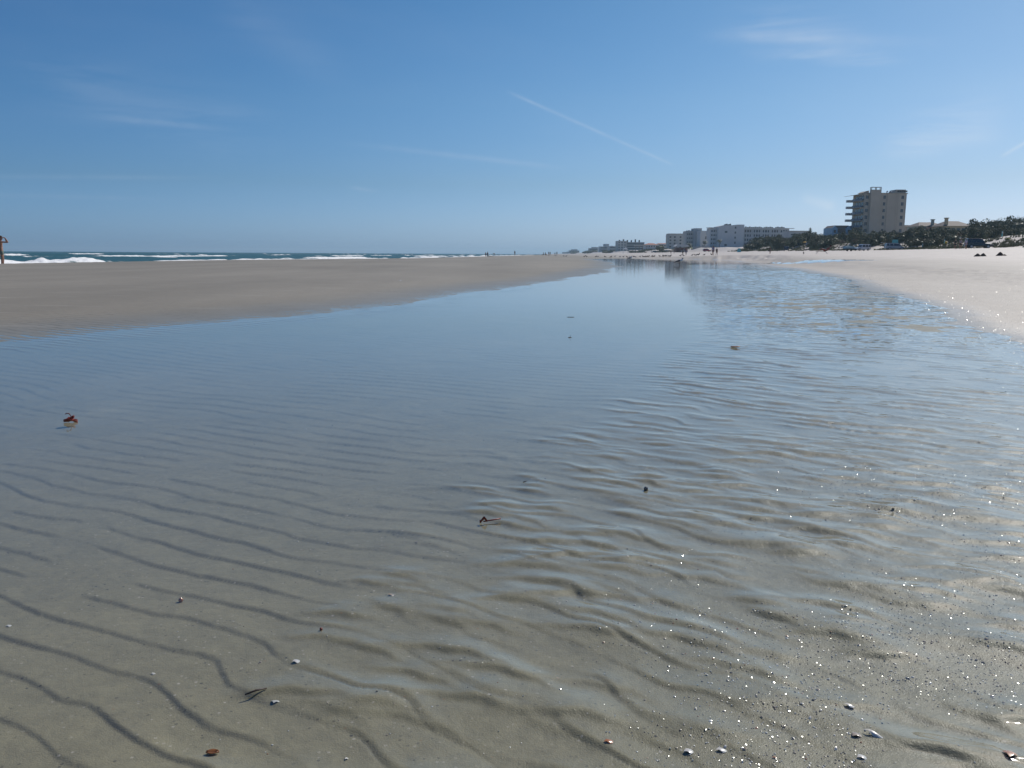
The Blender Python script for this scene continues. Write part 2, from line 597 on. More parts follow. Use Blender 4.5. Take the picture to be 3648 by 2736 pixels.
def sand_material():
    m = bpy.data.materials.new('beach_sand')
    t, N, K = nodes(m)
    b = N['Principled BSDF']
    g = N.new('ShaderNodeNewGeometry')

    def at_(n):
        a = N.new('ShaderNodeAttribute')
        a.attribute_name = n
        return a.outputs['Fac']

    def mix(f, a, c, blend='MIX'):
        x = N.new('ShaderNodeMix')
        x.data_type = 'RGBA'
        x.blend_type = blend
        for i, v in ((0, f), (6, a), (7, c)):
            if isinstance(v, (int, float)):
                x.inputs[i].default_value = v
            elif isinstance(v, tuple):
                x.inputs[i].default_value = (*v, 1)
            else:
                K(v, x.inputs[i])
        return x.outputs[2]

    def noise(s, d=3, r=.6, stretch=None):
        n = N.new('ShaderNodeTexNoise')
        n.inputs['Scale'].default_value = s
        n.inputs['Detail'].default_value = d
        n.inputs['Roughness'].default_value = r
        if stretch:
            mp = N.new('ShaderNodeMapping')
            mp.inputs['Scale'].default_value = stretch
            mp.inputs['Rotation'].default_value = (0, 0, R(35))
            K(g.outputs['Position'], mp.inputs[0])
            K(mp.outputs[0], n.inputs['Vector'])
        else:
            K(g.outputs['Position'], n.inputs['Vector'])
        return n.outputs['Fac']

    def ramp(v, a, b_, c=0., d=1.):
        n = N.new('ShaderNodeMapRange')
        K(v, n.inputs[0])
        for i, k in enumerate((a, b_, c, d)):
            n.inputs[i + 1].default_value = k
        return n.outputs[0]

    wet, pale, trough_dark, coarse, under = at_('wet'), at_('pale'), at_('trough_dark'), at_('coarse'), at_('under')
    damp = mix(ramp(noise(.22, 4, .6, (1, .25, 1)), .35, .65), (.248, .216, .160), (.345, .303, .232))
    drys = mix(ramp(noise(.6, 4, .6), .35, .65), (.58, .51, .445), (.68, .61, .54))
    wets = mix(ramp(noise(2.3, 4, .62), .3, .7), (.262, .236, .152), (.318, .282, .180))
    col = mix(pale, damp, drys)
    col = mix(under, col, wets)
    col = mix(ramp(noise(9, 5, .7), .25, .75, 0, .38), col, (.15, .14, .105))
    col = mix(ramp(noise(38, 4, .75), .42, .72, 0, .30), col, (.12, .11, .08))
    # faint pale drift lines on the bar
    dl = N.new('ShaderNodeMath')
    dl.operation = 'MULTIPLY'
    K(ramp(noise(1.1, 5, .7, (.35, 2.2, 1)), .57, .70, 0, .38), dl.inputs[0])
    iv = N.new('ShaderNodeMath')
    iv.operation = 'SUBTRACT'
    iv.inputs[0].default_value = 1
    K(under, iv.inputs[1])
    K(iv.outputs[0], dl.inputs[1])
    col = mix(dl.outputs[0], col, (.50, .45, .38))
    # the sand colour is darker along the ripple troughs, in patches
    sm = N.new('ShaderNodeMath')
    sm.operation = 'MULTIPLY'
    K(trough_dark, sm.inputs[0])
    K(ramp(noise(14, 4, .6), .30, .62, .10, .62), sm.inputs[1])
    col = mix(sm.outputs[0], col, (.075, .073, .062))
    # coloured grains: dark, pale and rusty specks
    vo = N.new('ShaderNodeTexVoronoi')
    vo.inputs['Scale'].default_value = 150
    K(g.outputs['Position'], vo.inputs['Vector'])
    sep = N.new('ShaderNodeSeparateColor')
    K(vo.outputs['Color'], sep.inputs[0])
    patch = ramp(noise(5, 3, .6), .45, .75, .25, 1.)

    def speck(ch, th, c_, col_):
        s1 = ramp(sep.outputs[ch], th, th + .01)
        s2 = ramp(vo.outputs['Distance'], .45, .30)
        mm = N.new('ShaderNodeMath')
        mm.operation = 'MULTIPLY'
        K(s1, mm.inputs[0])
        K(s2, mm.inputs[1])
        m2 = N.new('ShaderNodeMath')
        m2.operation = 'MULTIPLY'
        K(mm.outputs[0], m2.inputs[0])
        K(patch, m2.inputs[1])
        return mix(m2.outputs[0], col_, c_)
    col = speck(0, .955, (.035, .032, .030), col)
    col = speck(1, .965, (.52, .47, .40), col)
    col = speck(2, .992, (.34, .15, .05), col)
    K(col, b.inputs['Base Color'])
    rg = N.new('ShaderNodeMix')
    K(wet, rg.inputs[0])
    rg.inputs[2].default_value = .62
    rg.inputs[3].default_value = .27
    rg2 = N.new('ShaderNodeMix')
    K(under, rg2.inputs[0])
    K(rg.outputs[0], rg2.inputs[2])
    rg2.inputs[3].default_value = .42
    K(rg2.outputs[0], b.inputs['Roughness'])
    sg = N.new('ShaderNodeMix')
    K(under, sg.inputs[0])
    sg.inputs[2].default_value = .50
    sg.inputs[3].default_value = .22
    K(sg.outputs[0], b.inputs['Specular IOR Level'])
    # grain bump
    b1 = N.new('ShaderNodeBump')
    b1.inputs['Distance'].default_value = .0016
    b1.inputs['Strength'].default_value = .55
    K(noise(420, 2, .6), b1.inputs['Height'])
    b2 = N.new('ShaderNodeBump')
    b2.inputs['Distance'].default_value = .008
    b2.inputs['Strength'].default_value = .35
    K(noise(26, 4, .6), b2.inputs['Height'])
    K(b1.outputs[0], b2.inputs['Normal'])
    b3 = N.new('ShaderNodeBump')
    b3.inputs['Distance'].default_value = .05
    K(coarse, b3.inputs['Strength'])
    K(noise(6, 5, .7), b3.inputs['Height'])
    K(b2.outputs[0], b3.inputs['Normal'])
    K(b3.outputs[0], b.inputs['Normal'])
    return m


def water_material():
    m = bpy.data.materials.new('still_water')
    t, N, K = nodes(m)
    N.remove(N['Principled BSDF'])
    o = N['Material Output']
    g = N.new('ShaderNodeNewGeometry')
    mp = N.new('ShaderNodeMapping')
    mp.inputs['Scale'].default_value = (1., 2.6, 1)
    mp.inputs['Rotation'].default_value = (0, 0, R(8))
    K(g.outputs['Position'], mp.inputs[0])
    n = N.new('ShaderNodeTexNoise')
    n.inputs['Scale'].default_value = 2.2
    n.inputs['Detail'].default_value = 3
    K(mp.outputs[0], n.inputs['Vector'])
    bp = N.new('ShaderNodeBump')
    bp.inputs['Strength'].default_value = .10
    bp.inputs['Distance'].default_value = .010
    K(n.outputs['Fac'], bp.inputs['Height'])
    ra = N.new('ShaderNodeAttribute')
    ra.attribute_name = 'ruffle'
    n2 = N.new('ShaderNodeTexNoise')
    n2.inputs['Scale'].default_value = 5.5
    n2.inputs['Detail'].default_value = 2
    K(g.outputs['Position'], n2.inputs['Vector'])
    bp2 = N.new('ShaderNodeBump')
    bp2.inputs['Distance'].default_value = .085
    K(ra.outputs['Fac'], bp2.inputs['Strength'])
    K(n2.outputs['Fac'], bp2.inputs['Height'])
    K(bp.outputs[0], bp2.inputs['Normal'])
    bp = bp2
    fr = N.new('ShaderNodeFresnel')
    io = N.new('ShaderNodeMapRange')       # the sheet is not refracted, so it must not trap light from below
    io.inputs[3].default_value = 1.33
    io.inputs[4].default_value = 1 / 1.33
    K(g.outputs['Backfacing'], io.inputs[0])
    K(io.outputs[0], fr.inputs['IOR'])
    K(bp.outputs[0], fr.inputs['Normal'])
    gl = N.new('ShaderNodeBsdfGlossy')
    gl.inputs['Roughness'].default_value = .035
    gl.inputs['Color'].default_value = (1, 1, 1, 1)
    K(bp.outputs[0], gl.inputs['Normal'])
    tr = N.new('ShaderNodeBsdfTransparent')
    tr.inputs['Color'].default_value = (.955, .972, .962, 1)
    mx = N.new('ShaderNodeMixShader')
    K(fr.outputs[0], mx.inputs[0])
    K(tr.outputs[0], mx.inputs[1])
    K(gl.outputs[0], mx.inputs[2])
    K(mx.outputs[0], o.inputs['Surface'])
    return m


def sea_material():
    m = bpy.data.materials.new('ocean_water')
    t, N, K = nodes(m)
    b = N['Principled BSDF']
    g = N.new('ShaderNodeNewGeometry')
    a = N.new('ShaderNodeAttribute')
    a.attribute_name = 'foam'
    n = N.new('ShaderNodeTexNoise')
    n.inputs['Scale'].default_value = .9
    n.inputs['Detail'].default_value = 5
    n.inputs['Roughness'].default_value = .7
    K(g.outputs['Position'], n.inputs['Vector'])
    ad = N.new('ShaderNodeMath')
    ad.operation = 'MULTIPLY_ADD'
    K(n.outputs['Fac'], ad.inputs[0])
    ad.inputs[1].default_value = 1.5
    ad.inputs[2].default_value = -.78
    a2 = N.new('ShaderNodeMath')
    K(ad.outputs[0], a2.inputs[0])
    K(a.outputs['Fac'], a2.inputs[1])
    r = N.new('ShaderNodeMapRange')
    r.interpolation_type = 'SMOOTHSTEP'
    K(a2.outputs[0], r.inputs[0])
    r.inputs[1].default_value = .3
    r.inputs[2].default_value = .62
    c = N.new('ShaderNodeMix')
    c.data_type = 'RGBA'
    K(r.outputs[0], c.inputs[0])
    c.inputs[6].default_value = (.026, .092, .086, 1)
    c.inputs[7].default_value = (.86, .87, .86, 1)
    K(c.outputs[2], b.inputs['Base Color'])
    rr = N.new('ShaderNodeMapRange')
    K(r.outputs[0], rr.inputs[0])
    rr.inputs[3].default_value = .38
    rr.inputs[4].default_value = .9
    K(rr.outputs[0], b.inputs['Roughness'])
    b.inputs['Specular IOR Level'].default_value = .22
    bp = N.new('ShaderNodeBump')
    bp.inputs['Strength'].default_value = .9
    bp.inputs['Distance'].default_value = .35
    n2 = N.new('ShaderNodeTexNoise')
    n2.inputs['Scale'].default_value = .8
    n2.inputs['Detail'].default_value = 6
    K(g.outputs['Position'], n2.inputs['Vector'])
    K(n2.outputs['Fac'], bp.inputs['Height'])
    K(bp.outputs[0], b.inputs['Normal'])
    return m


SAND, WATER, SEA = sand_material(), water_material(), sea_material()

# ------------------------------------------------------------------ the ground sheet
rows = np.concatenate([np.linspace(.03, .75, 22), geo(.76, 42, 1.0042)[0:], geo(42.9, 12000, 1.022)])
angs = np.concatenate([np.linspace(R(-44), R(44), 860), np.linspace(R(45), R(315), 70)])
GX, GY = grid(rows, angs, True)
GR = np.hypot(GX, GY)
SD = pool_sd(GX, GY)
GZ, TROUGH_DARK, BERM = near_height(GX, GY, SD, GR)
ex = edge_x(GY)
tx = toe_x(GY)
side = sstep(GX - ex, -1.5, 2.0)
wet = np.where(side > .5, sstep(SD, -.7 - .02 * GY.clip(0, 60), -.05), sstep(SD, -2.6, .1))
# a runnel of wet sand that drains across the upper beach
run_x = np.interp(GY, [50, 52, 57, 65, 74, 91, 103, 116], [26.3, 25.7, 24.4, 23.2, 21.9, 20.6, 19.7, 17.2])
run = np.exp(-((GX - run_x + .25 * fbm(GX * .4, GY * .2, 311, 3)) / (.9 + .012 * GY)) ** 2) * sstep(GY, 50, 66) * sstep(GY, 120, 108)
film_run = np.maximum(run, 0)
wet = np.maximum(wet, sstep(run, .25, .7))
pale = np.maximum(.45 * sstep(GX - ex, -.2, .8), sstep(GX - ex, 0.5, 14 + .05 * GY))
coarse = sstep(GX - tx, -6, 3) * .8 + .22 * pale + .18 * BERM
coarse = np.clip(coarse, .04, 1)
under = np.maximum(sstep(SD, -.35, .2), .5 * wet * (1 - side))
fc = grid_faces(len(rows), len(angs), True)
ground = np_mesh('ground', GX, GY, GZ, fc, [SAND], dict(wet=wet, pale=pale, trough_dark=TROUGH_DARK, coarse=coarse, under=under))
tag(ground, kind='structure')

# ------------------------------------------------------------------ the pool water
film = .0016 * sstep(SD, -.25, .25) - .004 * sstep(-SD, .05, .5) - .0015 * sstep(GX - .26 * GY, 1.6, 2.6) * sstep(GY, 4., 2.)
s_ = GZ + film
eps = .0014
wz = .5 * (s_ + np.sqrt(s_ * s_ + eps * eps))
wz = np.where(GR > 30, np.maximum(0., GZ * 0), wz)
# wind wrinkles on the far right of the channel
wr = sstep(GX - (.4 + .20 * GY), -.5, 1.3) * sstep(GY, 5, 9) * sstep(GY, 75, 22) * sstep(SD, -.4, .4)
wz = wz + wr * (.004 + .0003 * GR) * (fbm(GX * 3.2, GY * 3.4, 61, 2)) * sstep(GR, 60, 34)
keep = (wz > GZ + .0001) & (SD > -1.6) & (GR < 160)
wet_run = (run > .38) & ~keep                       # a thin sheet draining across the upper beach
wz = np.where(wet_run, GZ + .004, wz)
keep |= wet_run
kf = keep.ravel()[fc].any(1)
pool = np_mesh('water', GX, GY, wz, fc[kf], [WATER], dict(ruffle=np.clip(wr, 0, 1) * (.55 + .45 * fbm(GX * .5, GY * .35, 63, 2))))
tag(pool, kind='structure')

# ------------------------------------------------------------------ the sea with its breakers
srows = np.concatenate([geo(24, 420, 1.0052), geo(423, 11500, 1.02)])
sangs = np.linspace(R(-52), R(9), 760)
X, Y = grid(srows, sangs, False)
U = shore_x(Y) - X           # distance off the shoreline
rr_ = np.hypot(X, Y)
Z = np.full(X.shape, SEA_Z)
Z += .10 * np.sin(U * .32 + 2.5 * fbm(X * .02, Y * .02, 71, 2)) * sstep(rr_, 1500, 300)
Z += .09 * fbm(X * .35, Y * .22, 73, 3) * sstep(rr_, 700, 200)
FO = np.zeros(X.shape)


def breaker(u0, hgt, wid, foam, seed, sx_=.03, lo=.0, hi=.35, y0=-1e9, y1=1e9, wob=6.):
    """a wave crest that runs along the beach, u0 metres out, broken where its noise is high"""
    global Z, FO
    uc = u0 + wob * fbm(Y * .012, Y * 0 + seed, seed, 2) + 1.3 * fbm(Y * .15, U * .03, seed + 3, 2)
    k = fbm(Y * sx_, Y * 0 + 3.3, seed + 1, 3)
    msk = sstep(k, lo, hi) * sstep(Y, y0, y0 + 15) * sstep(Y, y1 + 25, y1)
    d = U - uc
    shp = np.where(d > 0, np.exp(-(d / (wid * 1.8)) ** 2), np.exp(-(d / wid) ** 2))
    rag = .65 + .7 * vn(X * 1.2, Y * 1.0, seed + 9)
    Z = Z + hgt * shp * (.45 + .55 * msk * rag)
    FO = np.maximum(FO, foam * msk * np.where(d > 0, np.exp(-(d / (wid * .8)) ** 2), np.exp(-(d / (wid * 1.6)) ** 2)))


breaker(9, .50, 1.3, 1.1, 101, .05, -.75, -.25, -50, 62, 1.5)
breaker(9, .30, 1.0, 1.1, 103, .03, -.9, -.3, 76, 900, 2.5)
breaker(24, .42, 1.5, 1., 104, .05, -.1, .3, 95, 900, 3.)
breaker(92, .40, 1.0, 1.1, 105, .02, -.55, -.1, 100, 330, 5)
breaker(70, .40, 1.2, 1.0, 109, .03, .0, .35, 150, 900, 5)
breaker(135, .50, 1.4, .95, 107, .03, .1, .4, 150, 900, 8)
breaker(180, .50, 1.6, .9, 111, .03, .15, .4, 200, 1200, 10)
breaker(240, .45, 2.0, .85, 117, .03, .2, .45, 200, 1400, 10)
# wash and spray close in
plume = np.zeros(X.shape)
for (yc, h_, w_) in ((65.5, .18, 1.6), (69, .42, 1.1), (71.6, .2, .8), (74, .45, 1.6), (60, .12, 4)):
    plume += h_ * np.exp(-((Y - yc) / w_) ** 2)
pw = np.exp(-((U - 9.5) / 1.8) ** 2)
Z += plume * pw * (.55 + .6 * vn(X * 2.6, Y * 2.2, 131)) * .8
FO = np.maximum(FO, np.clip(plume * 3, 0, 1.1) * np.exp(-((U - 9.5) / 2.6) ** 2))
FO = np.maximum(FO, .9 * sstep(U, 9, 4) * sstep(Y, 75, 60))
FO = np.maximum(FO, .75 * sstep(U, 7, 2))
sf = grid_faces(len(srows), len(sangs), False)
ku = (U.ravel()[sf] > -14).any(1)
sea = np_mesh('sea', X, Y, Z, sf[ku], [SEA], dict(foam=FO))
tag(sea, kind='structure')


def gz(x, y):
    a = np.array([[float(x)]])
    b = np.array([[float(y)]])
    sd = pool_sd(a, b)
    return float(near_height(a, b, sd, np.hypot(a, b))[0][0, 0])


def on(x, y, dz=0.):
    return Vector((x, y, gz(x, y) + dz))


def gx(px, Y):
    """easting of photo column px at distance Y near the horizon"""
    return at(px, 905, Y).x

#@@OBJECTS
# ------------------------------------------------------------------ materials of the things
M = dict(
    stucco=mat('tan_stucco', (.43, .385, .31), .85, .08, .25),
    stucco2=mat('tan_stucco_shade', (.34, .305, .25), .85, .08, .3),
    white=mat('white_stucco', (.54, .55, .54), .85, .06, .2),
    whitec=mat('cream_stucco', (.47, .46, .42), .85, .06, .2),
    grey=mat('grey_stucco', (.40, .415, .42), .85, .06, .2),
    pale_blue=mat('pale_blue_siding', (.27, .43, .55), .7, .06, .6),
    teal=mat('teal_paint', (.13, .48, .50), .6, .08, 2),
    yellow_wall=mat('yellow_stucco', (.46, .38, .24), .85, .08, .3),
    pink_wall=mat('salmon_stucco', (.52, .33, .24), .85, .08, .3),
    roof=mat('brown_shingle', (.20, .165, .14), .8, .15, 1.5),
    redroof=mat('red_tile', (.38, .15, .10), .8, .15, 1.2),
    concrete=mat('concrete', (.38, .37, .35), .85, .1, 1.),
    glass=mat('window_glass', (.035, .045, .055), .12, 0, spec=.8),
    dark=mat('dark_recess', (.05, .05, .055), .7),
    rail=mat('balcony_rail', (.60, .60, .58), .6),
    drail=mat('dark_rail', (.10, .13, .18), .4),
    metal=mat('metal', (.45, .46, .47), .35, metal=.8),
    tyre=mat('tyre_rubber', (.02, .02, .02), .8),
    rim=mat('wheel_rim', (.45, .45, .46), .35, metal=.7),
    lamp=mat('lamp_glass', (.7, .7, .68), .15, spec=.8),
    tail=mat('tail_lamp', (.35, .02, .02), .3),
    black=mat('black_plastic', (.02, .02, .022), .5),
    skin=mat('skin', (.34, .18, .12), .55, .08, 8),
    skin2=mat('pale_skin', (.50, .30, .22), .55, .08, 8),
    hair=mat('brown_hair', (.05, .03, .02), .7, .2, 30),
    leaf=mat('dark_leaves', (.105, .118, .066), .6, .4, .8, spec=.3),
    leaf2=mat('olive_leaves', (.160, .160, .088), .6, .4, .8, spec=.3),
    leaf3=mat('yellow_green_leaves', (.20, .20, .035), .6, .3, .8, spec=.3),
    dry=mat('dry_twigs', (.17, .135, .09), .8, .3, 1.2, spec=.2),
    trunk=mat('bark', (.11, .09, .07), .9, .2, 3),
    wood=mat('weathered_wood', (.22, .18, .14), .8, .2, 3),
    pile=mat('damp_sand_pile', (.10, .07, .05), .9, .2, 6, bump=.6, bscale=25),
)


def cloth(name, col):
    return mat(name, col, .85, .1, 12)


def win(b, x, z, w, h, y, m='glass', name='window', d=.12, parent_pane=False):
    q = BM()
    box(q, x - w / 2, x + w / 2, y - d, y + .02, z, z + h)
    return obj(name, q, M[m], b)


# ------------------------------------------------------------------ the tan tower block (Y = 390)
TY = 390.


def XZ(px, py, Y):
    p = at(px, py, Y)
    return p.x, p.z


gzt = 4.2
x0, _ = XZ(3082, 700, TY)
x1, ztop = XZ(3231, 690, TY)
tw = thing('apartment_tower', 'tall tan apartment tower with rows of dark windows and stacked balconies on its seaward side', 'building', (x0, TY, gzt))
H = ztop - gzt
Wd = x1 - x0
u = Wd / 149.            # metres per photo pixel on this face
fl = 3.02
DEP = 13.5
q = BM()
box(q, 1.9, 6.9 * 1 - 4.9 + 0.0 + 2.0, 0, .1, 0, .1)
q.free()
q = BM()
pts = [(0, 0), (Wd, 0), (Wd, 16), (1.2, 16), (1.2, DEP), (0, DEP)]
prism(q, pts, 0, H, 'z')
obj('wall', q, M['stucco'], tw)
q = BM()                                # projecting stair shaft
sx0, sx1 = 16 * u, 52 * u
box(q, sx0, sx1, -1.6, -.003, 0, H + 1.6)
shaft = obj('stair_shaft', q, M['stucco'], tw)
q = BM()                                # open frame on top of the shaft
for xx in (sx0, (sx0 + sx1) / 2 - .12, sx1 - .25):
    box(q, xx, xx + .25, -1.6, -1.3, H + 1.603, H + 2.6)
    box(q, xx, xx + .25, -.35, -.05, H + 1.603, H + 2.6)
box(q, sx0, sx1, -1.6, -1.3, H + 2.603, H + 2.85)
box(q, sx0, sx1, -.35, -.05, H + 2.603, H + 2.85)
obj('roof_frame', q, M['concrete'], tw)
q = BM()
box(q, 78 * u, 81 * u, -.10, -.002, 0, H)
box(q, 112 * u, 112.6 * u, -.06, -.002, 0, H)
box(q, 118 * u, 119 * u, -.05, -.002, 0, H)
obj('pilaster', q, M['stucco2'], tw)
q = BM()
box(q, -.4, Wd + .35, -.35, DEP * .5, H + .003, H + .32)
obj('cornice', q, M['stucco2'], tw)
for (a, b, hh, inset) in ((104, 147, 1.55, .9),):
    q = BM()
    prism(q, [(a * u, H + .33), (a * u + 1.0, H + hh + .33), (b * u, H + hh + .33), (b * u, H + .33)], .6, 7)
    ph = obj('penthouse', q, M['stucco'], tw)
    q = BM()
    for k in range(5):
        box(q, a * u + 1.6 + k * .95, a * u + 2.35 + k * .95, .48, .597, H + .75, H + 1.45)
    obj('louvre', q, M['dark'], ph)
q = BM()
prism(q, [(-DEP * .05 - .2, H + .33), (.9, H + 1.2), (15.5 * u, H + 1.4), (15.5 * u, H + .33)], .8, 7)
obj('penthouse', q, M['stucco'], tw)
for a in (82, 95):
    q = BM()
    tube(q, [(a * u, 1.5, H + .3), (a * u, 1.5, H + .9), (a * u + .25, 1.2, H + 1.1)], [.32, .32, .42], 10)
    obj('roof_vent', q, M['metal'], tw)
nfl = int(H / fl)
for k in range(nfl):
    zb = H - 2.35 - k * fl
    for wx, ww in ((8, 1.25), (70, 1.0), (135, 1.15)):
        q = BM()
        box(q, wx * u - ww / 2, wx * u + ww / 2, -.03, -.001, zb, zb + 1.45)
        w_ = obj('window', q, M['glass'], tw)
        q = BM()
        box(q, wx * u - ww / 2 - .06, wx * u + ww / 2 + .06, -.09, -.032, zb - .14, zb - .02)
        box(q, wx * u - .04, wx * u + .04, -.06, -.032, zb, zb + 1.45)
        obj('window_frame', q, M['concrete'], w_)
    # seaward balconies
    q = BM()
    zf = zb - .95
    segs = 8
    arc = []
    for i in range(segs + 1):
        t_ = i / segs
        arc.append((-1.1 - 1.1 * math.sin(math.pi * t_), .8 + t_ * (DEP - 2.2)))
    poly = [(-.003, .8)] + arc + [(-.003, DEP - 1.4)]
    prism(q, poly, zf, zf + .22, 'z')
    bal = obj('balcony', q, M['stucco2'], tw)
    q = BM()
    for i in range(segs):
        (ax, ay), (bx, by) = arc[i], arc[i + 1]
        prism(q, [(ax, ay), (bx, by), (bx + .06, by), (ax + .06, ay)], zf + .223, zf + 1.15, 'z')
    obj('balcony_rail', q, M['drail'], bal)
    q = BM()
    for i, yy in enumerate((1.3, 4.4, 7.6)):
        box(q, -.05, -.002, yy, yy + 2.2, zf + .3, zf + 2.5)
    obj('sliding_door', q, M['glass'], bal)
    q = BM()                                 # small far balconies that stick out past the corner
    box(q, -2.5, 1.19, DEP + .6, 15.6, zf + .08, zf + .25)
    b2 = obj('balcony', q, M['concrete'], tw)
    q = BM()
    box(q, -2.5, -2.42, DEP + .6, 15.6, zf + .253, zf + 1.2)
    box(q, -2.417, 1.19, DEP + .6, DEP + .68, zf + .253, zf + 1.2)
    obj('balcony_rail', q, M['rail'], b2)
q = BM()
prism(q, [(-3.6, H - .55), (-3.6, H - .45), (.8, H + .32), (.8, H + .1)], 7, 15.9)
obj('roof_canopy', q, M['stucco2'], tw)
q = BM()
box(q, Wd + .003, Wd + 6.5, 4, 12, 0, 6.8 + 4)
prism(q, [(Wd + .003, 10.803), (Wd + 3.6, 10.803), (Wd + 6.7, 7.9)], 3.8, 12.2)
obj('side_wing', q, M['stucco'], tw)


# ------------------------------------------------------------------ generic blocks
def block(px0, px1, pytop, Y, dep, zb, m, name='wall', parent=None, org=None, yo=0.):
    """box whose near face spans photo columns px0..px1 at distance Y and reaches row pytop"""
    a = at(px0, pytop, Y)
    b = at(px1, pytop, Y)
    q = BM()
    z1 = (a.z + b.z) / 2
    box(q, a.x - org[0], b.x - org[0], Y - org[1], Y - org[1] + dep, zb - org[2], z1 - org[2])
    obj(name, q, m, parent)
    return a.x - org[0], b.x - org[0], z1 - org[2], Y - org[1]


def wrow(parent, x0, x1, y, zs, n, w, h, m='glass', name='window', skip=None):
    for z in zs:
        for i in range(n):
            if skip and (i, z) in skip:
                continue
            cx = x0 + (x1 - x0) * (i + .5) / n
            q = BM()
            box(q, cx - w / 2, cx + w / 2, y - .08, y - .003, z, z + h)
            obj(name, q, M[m], parent)


# the long white hotel
HY = 640.
ho = (at(2560, 850, HY).x, HY, 4.)
hotel = thing('white_hotel', 'wide white beachfront condominium with a plain end wall and a long balcony wing', 'building', ho)
a, b, zt, y = block(2560, 2652, 807, HY, 16, 4, M['white'], parent=hotel, org=ho)
q = BM()                                    # roofline rises in a shallow step
prism(q, [(a, zt + .003), (a + 4, zt + 1.0), (b - 5.5, zt + 1.0), (b - 5.5, zt + 1.5), (b, zt + 1.5), (b, zt + .003)], 0, 15.9)
obj('parapet', q, M['white'], hotel)
for cx, zs in ((.30, (13.3, 3.5)), (.66, (16.6, 12.9, 9.1, 5.3))):
    for z in zs:
        q = BM()
        ww = 1.9 if cx < .5 else 1.1
        xx = a + (b - a) * cx
        box(q, xx - ww / 2, xx + ww / 2, -.06, -.003, z, z + 1.5)
        obj('window', q, M['glass'], hotel)
# seaward face steps back to the left
prev = a
for i, (pl, pr, pt, dy, mm) in enumerate(((2531, 2559.6, 812, 6, 'white'),)):
    X0, X1, Zt, yy = block(pl, pr, pt, HY + dy, 12, 4, M[mm], 'wing', hotel, ho)
    wrow(hotel, X0 + .4, X1 - .4, yy, [Zt - 3.0 - k * 3.1 for k in range(7)], 3, 1.1, 1.3)
    q = BM()
    box(q, X0 - 2.2, X0 + 2, yy - 1.4, yy + 5, Zt + .003, Zt + .35)
    obj('roof_canopy', q, M['white'], hotel)
# the right wing with balcony slots
X0, X1, Zt, yy = block(2652.3, 2812, 814, HY + 2.5, 14, 4, M['grey'], 'wing', hotel, ho)
q = BM()
box(q, X0 - .0, X1 + 3.5, yy - 1.0, yy - .003, Zt - .1, Zt + .35)
obj('eave', q, M['white'], hotel)
n5 = 6
for k in range(6):
    z = Zt - 3.1 - k * 3.3
    q = BM()
    box(q, X0, X1, yy - .55, yy - .003, z - .45, z - .15)
    obj('floor_band', q, M['white'], hotel)
    for i in range(5):
        cx = X0 + (X1 - X0) * (i + .38) / 5
        for dx, w in ((-1.7, .9), (.2, 1.2), (2.0, .9)):
            q = BM()
            box(q, cx + dx - w / 2, cx + dx + w / 2, yy - .06, yy - .003, z + .2, z + 1.9)
            obj('window', q, M['glass' if (i + k) % 3 else 'dark'], hotel)
for px_ in (2668, 2703, 2742, 2783):
    q = BM()
    xx = at(px_, 810, HY).x - ho[0]
    for j in range(5):
        box(q, xx - 3.4 + j * 1.5, xx - 2.4 + j * 1.5, 3, 4, Zt + .003, Zt + 1.1 + .35 * (j % 2))
    obj('roof_unit', q, M['dark'], hotel)
q = BM()
xx = at(2593, 805, HY).x - ho[0]
for j in range(6):
    box(q, xx - 2 + j * .9, xx - 1.35 + j * .9, 3, 4, zt + 1.003, zt + 1.7 + .5 * ((j * 7) % 3) / 2)
obj('roof_unit', q, M['dark'], hotel)

# blocks to the left of it
lo_ = (at(2490, 850, 690).x, 690, 4.)
hb = thing('stepped_condominium', 'pale grey stepped condominium with a taller lift tower, left of the plain white gable', 'building', lo_)
X0, X1, Zt, yy = block(2496, 2531, 822, 685, 14, 4, M['white'], 'wall', hb, lo_)
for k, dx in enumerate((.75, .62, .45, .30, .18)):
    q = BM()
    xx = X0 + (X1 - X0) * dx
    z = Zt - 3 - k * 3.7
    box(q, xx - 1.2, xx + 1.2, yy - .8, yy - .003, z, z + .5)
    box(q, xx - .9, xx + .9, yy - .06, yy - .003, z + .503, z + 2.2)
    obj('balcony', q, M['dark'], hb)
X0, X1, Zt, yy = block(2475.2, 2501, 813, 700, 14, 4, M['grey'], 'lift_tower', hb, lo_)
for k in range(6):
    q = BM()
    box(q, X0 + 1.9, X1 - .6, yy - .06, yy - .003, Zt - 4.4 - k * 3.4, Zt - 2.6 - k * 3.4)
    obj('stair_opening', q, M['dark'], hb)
X0, X1, Zt, yy = block(2445.2, 2475, 823, 706, 14, 4, M['whitec'], 'wing', hb, lo_)
wrow(hb, X0 + .5, X1 - .5, yy, [Zt - 3.2 - k * 3.3 for k in range(6)], 4, .8, 1.2)
q = BM()
for j in range(4):
    box(q, X0 + .3 + j * 1.8, X0 + 1.5 + j * 1.8, yy + 2, yy + 3, Zt + .003, Zt + .5 + .3 * (j % 2))
obj('roof_unit', q, M['concrete'], hb)

